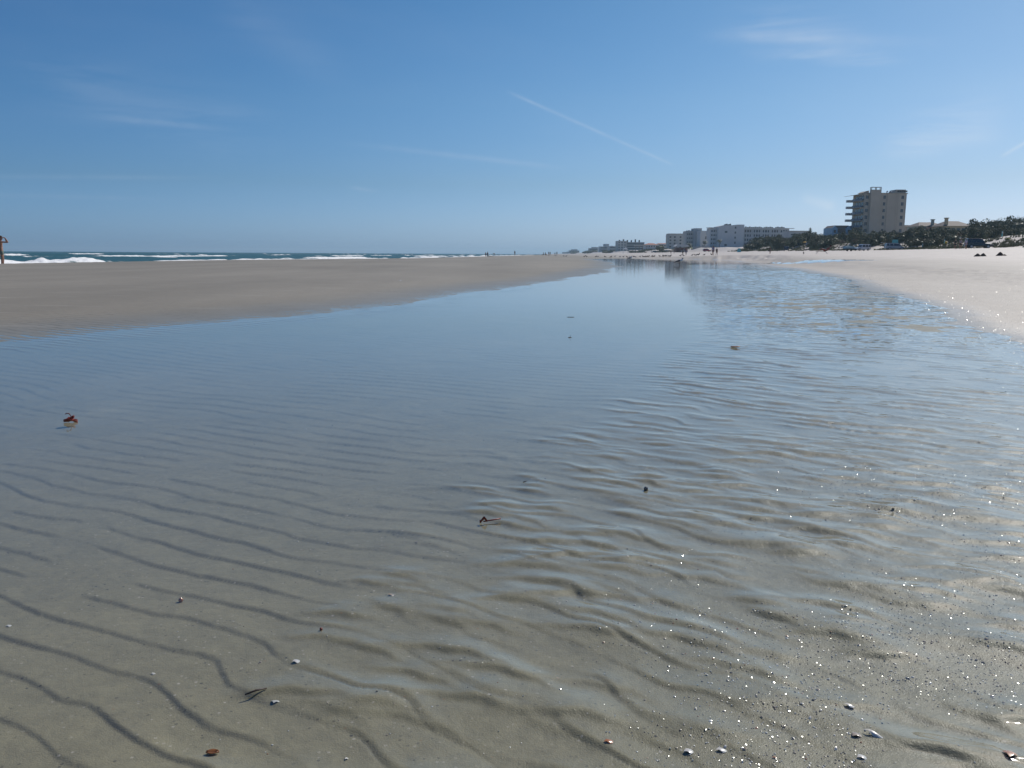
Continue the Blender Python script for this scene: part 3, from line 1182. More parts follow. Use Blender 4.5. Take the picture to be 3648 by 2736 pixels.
lo_ = (at(2410, 850, 770).x, 770, 4.)
hc = thing('long_condominium', 'lower flat roofed cream condominium, end of the white beachfront row, behind the beach pavilion', 'building', lo_)
X0, X1, Zt, yy = block(2384, 2446, 834, 770, 16, 4, M['whitec'], 'wall', hc, lo_)
for f in (.08, .33, .66):
    for k in range(5):
        q = BM()
        xx = X0 + (X1 - X0) * f
        box(q, xx - .8, xx + .8, yy - .06, yy - .003, Zt - 3.4 - k * 2.9, Zt - 2.0 - k * 2.9)
        obj('window', q, M['glass'], hc)
q = BM()
box(q, X0 - .3, X1, yy - .3, yy + 12, Zt + .003, Zt + .5)
obj('parapet', q, M['concrete'], hc)

lo_ = (at(2855, 850, 600).x, 600, 4.)
hd = thing('low_teal_building', 'low grey and teal building between the hotel wing and the pointed pine', 'building', lo_)
X0, X1, Zt, yy = block(2812, 2880, 824, 600, 14, 4, M['grey'], 'wall', hd, lo_)
q = BM()
box(q, X0 - .2, X1 + .2, yy - .8, yy + 13, Zt + .003, Zt + .4)
obj('roof', q, M['concrete'], hd)
q = BM()
box(q, X0 + 1.5, X1 - 2, yy - .5, yy - .003, Zt - 6.5, Zt - 3.9)
obj('awning_band', q, M['teal'], hd)
wrow(hd, X0 + 1, X1 - 1, yy, [Zt - 2.8], 6, 1.2, .9)


def gable_house(label, pl, pr, pe, pr_top, Y, wall, roofm, zb=4., name='beach_house', hip=.28, dep=11, wins=4, floors=2, chim=()):
    """house with its long side to the beach: eave row pe, ridge row pr_top"""
    o_ = (at(pl, pe, Y).x, Y, zb)
    t = thing(name, label, 'house', o_)
    A = at(pl, pe, Y)
    B = at(pr, pe, Y)
    Wd_ = B.x - A.x
    ze = (A.z + B.z) / 2 - zb
    zr = at((pl + pr) / 2, pr_top, Y).z - zb
    q = BM()
    box(q, 0, Wd_, 0, dep, 0, ze)
    obj('wall', q, wall, t)
    q = BM()
    ov = .7
    e = [q.verts.new(p) for p in ((-ov, -ov, ze + .003), (Wd_ + ov, -ov, ze + .003), (Wd_ + ov, dep + ov, ze + .003), (-ov, dep + ov, ze + .003))]
    r1 = q.verts.new((Wd_ * hip, dep / 2, zr))
    r2 = q.verts.new((Wd_ * (1 - hip), dep / 2, zr))
    for f in ((e[0], e[1], r2, r1), (e[1], e[2], r2), (e[2], e[3], r1, r2), (e[3], e[0], r1), (e[3], e[2], e[1], e[0])):
        q.faces.new(f)
    rf = obj('roof', q, roofm, t)
    for cpx, cw, ch in chim:
        q = BM()
        cx = at(cpx, pe, Y).x - o_[0]
        box(q, cx - cw / 2, cx + cw / 2, .4, 1.8, ze - .5, zr + ch)
        box(q, cx - cw / 2 - .2, cx + cw / 2 + .2, .2, 2.0, zr + ch + .003, zr + ch + .35)
        obj('chimney', q, wall, rf)
    for k in range(floors):
        for i in range(wins):
            q = BM()
            cx = Wd_ * (i + .5) / wins
            box(q, cx - .7, cx + .7, -.07, -.003, ze - 2.4 - k * 3.0, ze - .9 - k * 3.0)
            w_ = obj('window', q, M['glass'], t)
            q = BM()
            box(q, cx - .82, cx + .82, -.12, -.073, ze - 2.52 - k * 3.0, ze - 2.42 - k * 3.0)
            obj('sill', q, M['rail'], w_)
    return t, o_, Wd_, ze, zr


h1, o1, w1, ze, zr = gable_house('yellow house with a brown hip roof and chimney behind the dune thicket', 3368, 3462, 805, 786, 330, M['yellow_wall'], M['roof'],
                                 zb=5, hip=.25, chim=((3375, .8, .8),), wins=5)
q = BM()
for xx in (w1 + .9, w1 + 2.2):
    box(q, xx - .1, xx + .1, 1, 1.2, 0, ze - .5)
box(q, w1 + .01, w1 + 2.4, .5, 6, ze - .5, ze - .25)
obj('porch', q, M['whitec'], h1)
h2, o2, w2, ze, zr = gable_house('pale green house with a grey hip roof and salmon chimney, left of the yellow house', 3276, 3366, 806, 790, 342, mat('sage_stucco', (.33, .36, .30), .85, .08, .3), M['roof'],
                                 zb=5, hip=.22, chim=((3326, .7, .7),), wins=5)
q = BM()
box(q, w2 * .28, w2 * .55, -.9, -.003, 0, ze - .3)
bay = obj('bay', q, M['pink_wall'], h2)
q = BM()
box(q, w2 * .36, w2 * .47, -.97, -.903, ze - 2.6, ze - .8)
obj('window', q, M['glass'], bay)
# blue twin-gabled house left of the tower
bx = (at(2966, 850, 400).x, 400., 4.)
hs_ = thing('blue_house', 'bright blue two gabled house with a brown roof at the left foot of the tower', 'house', bx)
A = at(2962, 812, 400)
B = at(3030, 812, 400)
q = BM()
zt_ = A.z - 4
box(q, A.x - bx[0], B.x - bx[0], 0, 10, 0, zt_)
obj('wall', q, M['pale_blue'], hs_)
q = BM()
xa, xb = A.x - bx[0], B.x - bx[0]
prism(q, [(xa + .3, zt_ + .003), (xa + 1.8, zt_ + 1.2), (xb - .8, zt_ + 1.2), (xb + .4, zt_ + .003)], .6, 10.2)
box(q, xa + 2.7, xb - 2.6, -.6, -.003, zt_ - 2.2, zt_ - .1)
obj('roof', q, M['roof'], hs_)
for gx0 in (xa - .1, xb - 2.5):
    q = BM()
    prism(q, [(gx0, 0), (gx0 + 2.6, 0), (gx0 + 2.6, zt_ - .4), (gx0 + 1.3, zt_ + .9), (gx0, zt_ - .4)], -1.3, -.003)
    gb = obj('gable_front', q, M['pale_blue'], hs_)
    q = BM()
    box(q, gx0 + .8, gx0 + 1.8, -1.37, -1.303, zt_ - 2.3, zt_ - 1.0)
    obj('window', q, M['glass'], gb)
# low sloped roof in front of the tower
o_ = at(3215, 838, 300)
pv = thing('picnic_shelter', 'low brown shed roof showing above the scrub right of the tower foot', 'shelter', (o_.x, 300, 4.5))
q = BM()
A, B = at(3190, 842, 300), at(3285, 826, 300)
prism(q, [(A.x - o_.x, A.z - 4.7), (B.x - o_.x, B.z - 4.7), (B.x - o_.x, B.z - 4.45), (A.x - o_.x, A.z - 4.45)], 0, 6)
obj('roof', q, M['roof'], pv)
for k in range(4):
    q = BM()
    xx = A.x - o_.x + .5 + k * 2.8
    box(q, xx, xx + .2, .3, .5, 0, A.z - 4.8)
    obj('post', q, M['wood'], pv)

# ------------------------------------------------------------------ the far shore
fb = [
    ('far_hotel', 'long far hotel with a pale end wall and a dark window front', 2201, 2232, 858, 1100, 'grey', 2232, 2296, 862),
]
o_ = (at(2200, 880, 1100).x, 1100, 4.)
fh = thing('far_hotel', fb[0][1], 'building', o_)
X0, X1, Zt, yy = block(2201, 2232, 858, 1100, 25, 4, M['whitec'], 'wall', fh, o_)
X2, X3, Zt2, yy2 = block(2232.2, 2296, 862.5, 1106, 25, 4, M['grey'], 'wing', fh, o_)
q = BM()
for j in range(6):
    xx = X0 + 2 + j * 5.2
    box(q, xx, xx + 1.6, yy + 4, yy + 6, min(Zt, Zt2) - .2, Zt + 1.2 + 1.0 * (j in (1, 4)))
obj('roof_unit', q, M['dark'], fh)
for k in range(5):
    q = BM()
    box(q, X2 + .8, X3 - .8, yy2 - .9, yy2 - .003, Zt2 - 3.0 - k * 3.1, Zt2 - 1.6 - k * 3.1)
    obj('balcony_row', q, M['dark'], fh)
for k in range(5):
    for i in range(3):
        q = BM()
        xx = X0 + (X1 - X0) * (i + .5) / 3
        box(q, xx - .9, xx + .9, yy - .08, yy - .003, Zt - 3.0 - k * 3.1, Zt - 1.5 - k * 3.1)
        obj('window', q, M['glass'], fh)

gable_house('white house with a low red tiled roof, right of the far hotel', 2300, 2344, 872, 866, 860, M['white'], M['redroof'], name='red_roofed_house', hip=.3, dep=14, wins=5)
gable_house('white house with a flat red topped wall, right beside the end of the cream condominium', 2347, 2382, 869, 866, 880, M['white'], M['redroof'], name='red_roofed_house', hip=.05, dep=12, wins=4)
far = [  # px0, px1, row, Y, label
    (2138, 2172, 878, 1500, 'M', 2153, 2170, 869, 'dark blocky hotel with a raised centre, left of the long far hotel'),
    (2100, 2131, 884, 1800, 'M', 2110, 2131, 880, 'hazy flat hotel block, second from the left of the far skyline cluster'),
    (2171, 2200, 877, 1400, 'M', 2176, 2186, 876, 'low hazy block filling the gap left of the long far hotel'),
    (2028, 2064, 892, 2600, 'M', 2036, 2057, 888, 'hazy blue grey block standing alone, leftmost tall one on the far shore'),
    (2084, 2099, 895, 2300, 'M', 2087, 2094, 894, 'small hazy block low between two larger far hotels'),
    (2004, 2027, 898, 3200, 'M', 2019, 2027, 896, 'faintest low building at the tapering end of the far shore'),
]
for i, (a_, b_, r_, Y_, _, c_, d_, r2, lab) in enumerate(far):
    o_ = (at(a_, 890, Y_).x, Y_, 4.)
    t = thing('distant_hotel', lab, 'building', o_, group='hotels far down the shore')
    X0, X1, Zt, yy = block(a_, b_, r_, Y_, 30, 3, M['grey'], 'wall', t, o_)
    block(c_, d_, r2, Y_ + 31, 20, 3, M['grey'], 'tower', t, o_)
    for k in range(3):
        q = BM()
        zz = Zt - 3.5 - k * 4
        if zz > 1:
            box(q, X0 + 1, X1 - 1, yy - .3, yy - .003, zz, zz + 2)
            obj('balcony_row', q, M['dark'], t)

# beach pavilion
o_ = on(at(2427, 890, 520).x, 520)
pav = thing('beach_pavilion', 'open beach pavilion with a flat white roof and brick red base', 'pavilion', o_)
q = BM()
prism(q, [(-4.4, 3.5), (4.4, 3.5), (3.2, 4.6), (-2.8, 4.7)], -3, 5)
obj('roof', q, M['white'], pav)
for xx in (-3.6, -1.2, 1.2, 3.4):
    q = BM()
    box(q, xx - .15, xx + .15, -2.5, -2.2, 0, 3.49)
    obj('post', q, M['wood'], pav)
q = BM()
box(q, -3.3, 3.4, -1, 4, 0, 2.9)
obj('wall', q, mat('brick_red_wall', (.20, .09, .07), .85, .15, 2), pav)
# second pale roof further off
o_ = on(at(2282, 890, 800).x, 800)
sh = thing('beach_shelter', 'small flat cream roofed shelter in front of the dark wing of the far hotel', 'shelter', o_)
q = BM()
box(q, -6, 6, -3, 3, 5, 6.2)
obj('roof', q, M['whitec'], sh)
for xx in (-5, -1.7, 1.7, 5):
    q = BM()
    box(q, xx - .25, xx + .25, -2.5, -2, 0, 4.99)
    obj('post', q, M['wood'], sh)
o_ = on(at(2228, 890, 700).x, 700)
um = thing('beach_tent', 'white peaked canopy tent in front of the pale end of the far hotel', 'tent', o_)
q = BM()
v = [q.verts.new(p) for p in ((-2.2, -2.2, 3.4), (2.2, -2.2, 3.4), (2.2, 2.2, 3.4), (-2.2, 2.2, 3.4))]
tp = q.verts.new((0, 0, 5.2))
for i in range(4):
    q.faces.new((v[i], v[(i + 1) % 4], tp))
q.faces.new(v[::-1])
obj('canopy', q, M['white'], um)
for sx in (-2, 2):
    for sy in (-2, 2):
        q = BM()
        box(q, sx - .06, sx + .06, sy - .06, sy + .06, 0, 3.39)
        obj('leg', q, M['metal'], um)
# sea wall in front of the white row
A, B = at(2462, 890, 560), at(2532, 890, 560)
q = BM()
prism(q, [(0, 0), (B.x - A.x, 0), (B.x - A.x, 1.6), (B.x - A.x - 2, 3.1), (0, 2.3)], 0, .6)
sw = obj('sea_wall', q, M['concrete'])
sw.location = on(A.x, 560, -.3)
tag(sw, 'pale concrete sea wall at the foot of the white hotel row, above the red car', 'wall')

# ------------------------------------------------------------------ vegetation
rng = random.Random(7)


def leaf_mesh(name, mats_, r, n, size, seed, lumps=7, base=.15, core=True, dist=None):
    g = random.Random(seed)
    q = BM()
    cs = []
    for i in range(lumps):
        a_ = g.uniform(0, 6.283)
        d_ = g.uniform(.15, .72)
        cs.append((math.cos(a_) * d_ * r[0], math.sin(a_) * d_ * r[1], g.uniform(.28, .78) * r[2], g.uniform(.24, .42)))
    if core:
        for cx, cy, cz, k in cs:
            blob(q, (cx, cy, cz * .8), (r[0] * k * .85, r[1] * k * .85, min(cz * .8, r[2] * k * .9)), 1, 0, .25, g)
    for i in range(n):
        cx, cy, cz, k = g.choice(cs)
        v = Vector((g.gauss(0, 1), g.gauss(0, 1), g.gauss(0, 1) + .25)).normalized() * g.uniform(.82, 1.12)
        p = Vector((cx + v.x * r[0] * k, cy + v.y * r[1] * k, max(.03, cz + v.z * r[2] * k)))
        s = size * g.uniform(.5, 1.3)
        ax = Vector((g.gauss(0, 1), g.gauss(0, 1), g.gauss(0, 1))).normalized()
        bx_ = ax.orthogonal().normalized()
        by_ = ax.cross(bx_)
        vs = [q.verts.new(p + bx_ * s * a1 + by_ * s * b1) for a1, b1 in ((-.5, 0), (0, -.3), (.6, 0), (0, .35))]
        q.faces.new(vs).material_index = 0 if g.random() < .7 else (1 if len(mats_) > 1 else 0)
    me = bpy.data.meshes.new(name)
    q.to_mesh(me)
    q.free()
    for m_ in mats_:
        me.materials.append(m_)
    return me


shrubs = [leaf_mesh('shrub', [M['leaf'], M['leaf2']], (2.4, 2.2, 2.6), 1700, .23, 1),
          leaf_mesh('shrub', [M['leaf'], M['dry']], (2.9, 2.4, 2.1), 1700, .22, 2),
          leaf_mesh('shrub', [M['leaf2'], M['leaf']], (2.0, 2.0, 3.0), 1700, .23, 3),
          leaf_mesh('shrub', [M['dry'], M['leaf2']], (2.6, 2.2, 1.5), 1300, .20, 4),
          leaf_mesh('shrub', [M['leaf3'], M['leaf2']], (2.2, 1.8, 1.1), 900, .18, 5)]
slab = ['dense dark green shrub in the thicket behind the beach', 'dense dark green shrub in the thicket behind the beach',
        'dense dark green shrub in the thicket behind the beach', 'brown twiggy shrub among the green ones of the dune thicket',
        'low yellow green bush among the dark dune thicket']


def put_shrub(k, x, y, s, dz=-.15, label=None, group=None, sz=None):
    o = bpy.data.objects.new('dune_shrub', shrubs[k])
    C.objects.link(o)
    o.location = on(x, y, dz)
    o.scale = (s, s, s if sz is None else sz)
    o.rotation_euler = (0, 0, rng.uniform(0, 6.28))
    tag(o, label or slab[k], 'shrub', group or ('dune shrubs, ' + ('green' if k < 3 else 'brown' if k == 3 else 'yellow green')))
    return o


cnt = 0
# thicket: front edge and body in rows following the dune, only where the photo shows it
for px_, Yb, row, hgt in [(p, Y_, r_, h_) for (p0, p1, Y_, r_, h_, st) in (
        (2668, 2800, 395, 0, 1.25, 11), (2760, 2960, 350, 0, 1.35, 11), (2880, 3120, 315, 0, 1.25, 12),
        (2700, 2900, 450, 0, 1.9, 14), (2850, 3060, 400, 0, 1.8, 14), (3040, 3250, 300, 0, 1.35, 13),
        (3060, 3300, 268, 0, 1.05, 13), (3240, 3660, 236, 0, 1.0, 14), (3200, 3660, 262, 0, 1.15, 14),
        (3300, 3700, 216, 0, .8, 16), (3400, 3700, 232, 0, 1.2, 16), (3480, 3700, 250, 0, 1.7, 15),
        (3270, 3500, 290, 0, 1.5, 14), (3540, 3760, 285, 0, 2.2, 22))
        for p in range(p0, p1, st)]:
    Y2 = Yb + rng.uniform(-9, 9)
    p = at(px_ + rng.uniform(-5, 5), 880, Y2)
    if p.x < toe_x(np.array(Y2)) + 4:
        continue
    k = rng.choices((0, 1, 2, 3, 4), (5, 4, 4, 3, .7))[0]
    put_shrub(k, p.x, Y2, hgt * rng.uniform(.95, 1.3))
    cnt += 1
for px0_, px1_, Y_, s, st_ in ((2290, 2400, 620, 1.0, 9), (2400, 2520, 600, .8, 9), (2200, 2300, 800, 1.4, 9), (2255, 2400, 740, 1.1, 11), (2120, 2210, 1150, 2.2, 9), (2030, 2130, 1700, 3.4, 10), (1985, 2050, 2500, 5, 9)):
    for p_ in range(px0_, px1_, st_):
        Y2 = Y_ * rng.uniform(.95, 1.05)
        X_ = max(at(p_ + rng.uniform(-4, 4), 890, Y2).x, float(toe_x(np.array(Y2))) + 1)
        put_shrub(rng.choice((0, 1, 3, 3)), X_, Y2, s * rng.uniform(.8, 1.3), label='low brown green scrub on the far dune below the hotels', group='far dune scrub', sz=s * rng.uniform(.5, .8))
for px_, Y_, s in ((3585, 178, .55), (3365, 205, .35), (3400, 208, .4), (3120, 240, .4)):
    p = at(px_, 890, Y_)
    put_shrub(4, p.x, Y_, s, label='bright yellow green bush at the sandy foot of the dune', group='bright bushes at the foot of the dune')


def tree(label, name, px_, Y_, h, r, seed, mats_, trunk_h=.35, n=4200, size=.26, lumps=9, group=None, cat='tree'):
    p = at(px_, 880, Y_)
    t = thing(name, label, cat, on(p.x, Y_, -.1), group=group)
    me = leaf_mesh('crown', mats_, (r, r * .9, h * (1 - trunk_h * .5)), n, size, seed, lumps)
    o = bpy.data.objects.new('crown', me)
    C.objects.link(o)
    o.parent = t
    o.location = (0, 0, h * trunk_h * .5)
    q = BM()
    tube(q, [(0, 0, 0), (.1, 0, h * .3), (.25, .1, h * .62)], [.26, .2, .1], 8)
    for a_ in range(4):
        an = a_ * 1.6 + seed
        tube(q, [(.08, 0, h * .28), (math.cos(an) * r * .3, math.sin(an) * r * .3, h * .5), (math.cos(an) * r * .55, math.sin(an) * r * .55, h * .68)], [.13, .09, .04], 6)
    obj('trunk', q, M['trunk'], t)
    return t


tree('broad dark tree at the right edge, tallest mass of the dune thicket', 'sea_grape_tree', 3600, 262, 7.4, 6.6, 11, [M['leaf'], M['leaf2']], lumps=16, n=8000)
tree('dark rounded tree just left of the tallest one at the right edge', 'sea_grape_tree', 3548, 262, 6.3, 5.2, 12, [M['leaf'], M['leaf2']], lumps=12, n=5500)
tree('small dark tree in front of the left foot of the tan tower', 'dune_tree', 3048, 330, 6.6, 3.6, 13, [M['leaf'], M['leaf2']])
tree('small dark tree in front of the middle of the tan tower', 'dune_tree', 3118, 330, 4.6, 3.0, 14, [M['leaf'], M['leaf2']])
tree('dark tree close to the left side of the blue house', 'dune_tree', 2955, 420, 8.6, 4.2, 15, [M['leaf'], M['leaf2']])
tree('low dark tree between the pointed pines and the blue house', 'dune_tree', 2925, 430, 6.4, 5.2, 16, [M['leaf'], M['leaf2']])
tree('low green tree in front of the yellow house wall', 'dune_tree', 3385, 300, 5.5, 4.2, 17, [M['leaf'], M['leaf2']])
tree('green tree at the foot of the white hotel row, beside its sea wall', 'dune_tree', 2356, 640, 5.5, 5.0, 18, [M['leaf2'], M['leaf']])


def pine(label, px_, Y_, top_row):
    p = at(px_, 880, Y_)
    g0 = on(p.x, Y_, -.1)
    h = at(px_, top_row, Y_).z - g0.z
    t = thing('norfolk_pine', label, 'tree', g0, group='pointed pines')
    q = BM()
    tube(q, [(0, 0, 0), (0, 0, h * .6), (0, 0, h)], [.25, .14, .03], 8)
    obj('trunk', q, M['trunk'], t)
    q = BM()
    g = random.Random(px_)
    tiers = 12
    tube(q, [(0, 0, h * .14), (0, 0, h * .55), (0, 0, h * .97)], [h * .15, h * .085, .05], 10)
    for i in range(tiers):
        z = h * (.18 + .8 * i / tiers)
        rad = (1 - (z / h)) * h * .30 + .25
        for b_ in range(9):
            a_ = b_ * .698 + i * .35 + g.uniform(-.1, .1)
            rr = rad * g.uniform(.8, 1.1)
            c_, s_2 = math.cos(a_), math.sin(a_)
            tube(q, [(0, 0, z), (c_ * rr * .6, s_2 * rr * .6, z + .05), (c_ * rr, s_2 * rr, z + .3)], [(.30, .12), (.34, .14), (.06, .05)], 5)
            for m_ in range(5):
                f = g.uniform(.3, 1)
                px2, py2 = c_ * rr * f + g.uniform(-.3, .3), s_2 * rr * f + g.uniform(-.3, .3)
                vs = [q.verts.new((px2 + g.uniform(-.35, .35), py2 + g.uniform(-.35, .35), z + g.uniform(-.3, .4))) for _ in range(3)]
                q.faces.new(vs)
    obj('crown', q, M['leaf'], t)


pine('tall pointed pine beside the low teal building, taller of the pair', 2883, 470, 808)
pine('short pointed pine right of the tall one, smaller of the pair', 2902, 500, 824)


def palm(label, px_, Y_, top_row, seed):
    p = at(px_, 880, Y_)
    g0 = on(p.x, Y_, -.1)
    h = at(px_, top_row, Y_).z - g0.z
    t = thing('palm_tree', label, 'tree', g0, group='palms by the white hotel row')
    q = BM()
    tube(q, [(0, 0, 0), (.1, 0, h * .5), (.05, 0, h * .9)], [.24, .18, .17], 8)
    obj('trunk', q, M['trunk'], t)
    g = random.Random(seed)
    q = BM()
    for i in range(20):
        a_ = i * 2.399
        e = g.uniform(-.4, 1.1)
        ln = g.uniform(1.8, 2.5)
        pr = None
        for k in range(6):
            f = k / 5
            pt = Vector((math.cos(a_) * ln * f * math.cos(e * .6), math.sin(a_) * ln * f * math.cos(e * .6), h * .9 + ln * (math.sin(e) * f - .7 * f * f)))
            w_ = .35 * math.sin(math.pi * (.12 + .86 * f)) + .03
            sd_ = Vector((-math.sin(a_), math.cos(a_), 0)) * w_
            cur = (q.verts.new(pt + sd_ - Vector((0, 0, w_ * .5))), q.verts.new(pt), q.verts.new(pt - sd_ - Vector((0, 0, w_ * .5))))
            if pr:
                q.faces.new((pr[0], pr[1], cur[1], cur[0]))
                q.faces.new((pr[1], pr[2], cur[2], cur[1]))
            pr = cur
    obj('crown', q, M['leaf'], t)


palm('thin palm standing against the blank white gable wall', 2562, 560, 852, 3)
palm('palm standing before the stepped condominium, left of the gable wall palm', 2510, 570, 858, 4)
palm('short palm right of the beach pavilion roof', 2455, 575, 868, 5)

# beach grass on the dune foot
q = BM()
g = random.Random(5)
for i in range(9000):
    Y_ = g.uniform(140, 420)
    X_ = float(toe_x(np.array(Y_))) + abs(g.gauss(0, 1)) * 7 + 1.0
    if vn(np.array([X_ * .35]), np.array([Y_ * .2]), 91)[0] < .42 or X_ / Y_ > .68:
        continue
    zz = float(base_height(np.array([[X_]]), np.array([[Y_]]))[0, 0])
    for k in range(3):
        a_ = g.uniform(0, 6.28)
        hh = g.uniform(.25, .7)
        w_ = .07
        v = [q.verts.new((X_ - w_ + g.uniform(-.3, .3), Y_, zz - .05)), q.verts.new((X_ + w_, Y_ + w_, zz - .05)), q.verts.new((X_ + math.cos(a_) * .25, Y_ + math.sin(a_) * .25, zz + hh))]
        q.faces.new(v)
gr = obj('dune_grass', q, M['leaf2'])
tag(gr, kind='stuff')


# ------------------------------------------------------------------ vehicles
def car(label, name, px_, Y_, rz, paint, kind='suv', L_=4.7, W_=1.85, H_=1.75, cat='car', hatch=False, dz=0., group=None, x=None):
    X_ = at(px_, 890, Y_).x
    t = thing(name, label, cat, on(X_, Y_, dz), rz, group)
    prof = {
        'suv': [(-1, .32), (-1, .60), (-.985, .95), (-.93, 1.0), (-.62, .99), (-.30, .98), (.08, .96), (.40, .94), (.72, .86), (.96, .74), (1, .55), (.99, .32)],
        'van': [(-1, .32), (-1, .60), (-.985, .95), (-.93, 1.0), (-.62, .98), (-.30, .97), (.08, .95), (.45, .92), (.74, .82), (.95, .70), (1, .52), (.99, .30)],
        'sedan': [(-1, .32), (-1, .60), (-.985, .82), (-.93, .86), (-.62, .88), (-.30, .88), (.08, .86), (.40, .82), (.72, .76), (.96, .66), (1, .52), (.99, .28)],
    }[kind]
    hl = L_ / 2
    # lower body
    q = BM()
    ring = []
    for (px2, pz) in prof[1:11]:
        pass
    top = [(-1, .62), (-.97, .92), (-.9, .96), (-.5, .97), (0, .96), (.38, .95), (.70, .88), (.95, .76), (1, .58)]
    if kind == 'sedan':
        top = [(a_, z_ * .92) for a_, z_ in top]
    W2 = W_ / 2
    secs = []
    for a_, z_ in top:
        wv = W2 * (1 - .10 * max(0, abs(a_) - .75) / .25)
        secs.append([(a_ * hl, -wv * .93, .30), (a_ * hl, -wv, .55), (a_ * hl, -wv * .97, z_ * 1.0), (a_ * hl, wv * .97, z_ * 1.0), (a_ * hl, wv, .55), (a_ * hl, wv * .93, .30)])
    vs = [[q.verts.new(p) for p in s_3] for s_3 in secs]
    for i in range(len(vs) - 1):
        for k in range(6):
            q.faces.new((vs[i][k], vs[i][(k + 1) % 6], vs[i + 1][(k + 1) % 6], vs[i + 1][k]))
    q.faces.new(vs[0])
    q.faces.new(vs[-1][::-1])
    body = obj('body', q, paint, t)
    md = body.modifiers.new('b', 'BEVEL')
    md.width = .04
    md.segments = 2
    md.limit_method = 'ANGLE'
    # cabin
    zb_ = .955 if kind != 'sedan' else .88
    rear = -.97 if kind in ('suv', 'van') else -.72
    q = BM()
    cab = [(rear, zb_), (rear + .05, H_ * .96), (rear + .14, H_), (.05, H_), (.17 if kind != 'van' else .25, H_ * .965), (.40 if kind != 'van' else .62, zb_)]
    lo, hi_ = [], []
    for a_, z_ in cab:
        f = (z_ - zb_) / (H_ - zb_)
        wv = W2 * (.96 - .16 * f)
        lo.append(q.verts.new((a_ * hl, -wv, z_)))
        hi_.append(q.verts.new((a_ * hl, wv, z_)))
    n_ = len(cab)
    q.faces.new(lo)
    q.faces.new(hi_[::-1])
    for i in range(n_):
        q.faces.new((lo[i], hi_[i], hi_[(i + 1) % n_], lo[(i + 1) % n_]))
    cabin = obj('cabin', q, paint, t)
    md = cabin.modifiers.new('b', 'BEVEL')
    md.width = .04
    md.segments = 2

    def cw(z_, off=.012):
        return W2 * (.96 - .16 * (z_ - zb_) / (H_ - zb_)) + off
    z1, z2 = zb_ + .10, H_ - .16
    xf = .40 if kind != 'van' else .60
    spans = [(rear + .06, rear + .34), (rear + .38, rear + .72), (rear + .76, xf - .16)]
    if kind == 'sedan':
        spans = [(rear + .10, -.24), (-.20, .14)]
    for a_, b_ in spans:
        q = BM()
        for s_ in (-1, 1):
            v = [q.verts.new(p) for p in ((a_ * hl, s_ * cw(z1), z1), (b_ * hl, s_ * cw(z1), z1), ((b_ - .06) * hl, s_ * cw(z2), z2), ((a_ + .02) * hl, s_ * cw(z2), z2))]
            v2 = [q.verts.new(Vector(x_.co) - Vector((0, s_ * .03, 0))) for x_ in v]
            q.faces.new(v)
            q.faces.new(v2[::-1])
            for i in range(4):
                q.faces.new((v[i], v2[i], v2[(i + 1) % 4], v[(i + 1) % 4]))
        obj('side_window', q, M['glass'], cabin)
    for nm, (xa_, za_), (xb_, zb2) in (('windshield', cab[4], cab[5]), ('rear_window', cab[1], cab[0])):
        q = BM()
        s_ = 1 if nm == 'windshield' else -1
        pa = Vector((xa_ * hl + s_ * .012, 0, za_ - .04))
        pb = Vector((xb_ * hl + s_ * .012, 0, zb2 + .10))
        if nm == 'windshield':
            pb = pa.lerp(pb, .92)
        wa, wb = cw(za_, -.12), cw(zb2, -.1)
        v = [q.verts.new(p) for p in (pa + Vector((0, -wa, 0)), pa + Vector((0, wa, 0)), pb + Vector((0, wb, 0)), pb + Vector((0, -wb, 0)))]
        v2 = [q.verts.new(x_.co - Vector((s_ * .03, 0, .01))) for x_ in v]
        q.faces.new(v)
        q.faces.new(v2[::-1])
        for i in range(4):
            q.faces.new((v[i], v2[i], v2[(i + 1) % 4], v[(i + 1) % 4]))
        obj(nm, q, M['glass'], cabin)
    for fx in (-.60, .63):
        for s_ in (-1, 1):
            q = BM()
            tube(q, [(fx * hl, s_ * (W2 - .22), .34), (fx * hl, s_ * (W2 + .015), .34)], .34, 18)
            tyre = obj('wheel', q, M['tyre'], t)
            q = BM()
            tube(q, [(fx * hl, s_ * (W2 + .017), .34), (fx * hl, s_ * (W2 + .035), .34)], [.22, .17], 12)
            obj('rim', q, M['rim'], tyre)
    for s_ in (-1, 1):
        q = BM()
        box(q, hl * .955, hl * 1.005, s_ * W2 * .62 - .17, s_ * W2 * .62 + .17, .60, .74)
        obj('headlight', q, M['lamp'], t)
        q = BM()
        box(q, -hl * 1.008, -hl * .97, s_ * W2 * .8 - .08, s_ * W2 * .8 + .08, .68, .95)
        obj('tail_light', q, M['tail'], t)
    q = BM()
    box(q, -hl * 1.02, -hl * .985, -W2 * .85, W2 * .85, .36, .54)
    box(q, hl * .985, hl * 1.02, -W2 * .8, W2 * .8, .34, .50)
    obj('bumper', q, M['black'], t)
    if kind in ('suv', 'van'):
        q = BM()
        for s_ in (-1, 1):
            tube(q, [(-.75 * hl, s_ * W2 * .62, H_ + .05), (0, s_ * W2 * .62, H_ + .06)], .025, 6)
            for a_ in (-.75, -.38, 0):
                box(q, a_ * hl - .03, a_ * hl + .03, s_ * W2 * .62 - .02, s_ * W2 * .62 + .02, H_ - .01, H_ + .03)
        obj('roof_rack', q, M['black'], t)
    if hatch:
        q = BM()
        prism(q, [(-.93 * hl, H_ - .02), (-.93 * hl, H_ + .05), (-.93 * hl - 1.15, H_ + .16), (-.93 * hl - 1.15, H_ + .09)], -W2 * .78, W2 * .78)
        obj('tailgate', q, paint, t)
    return t


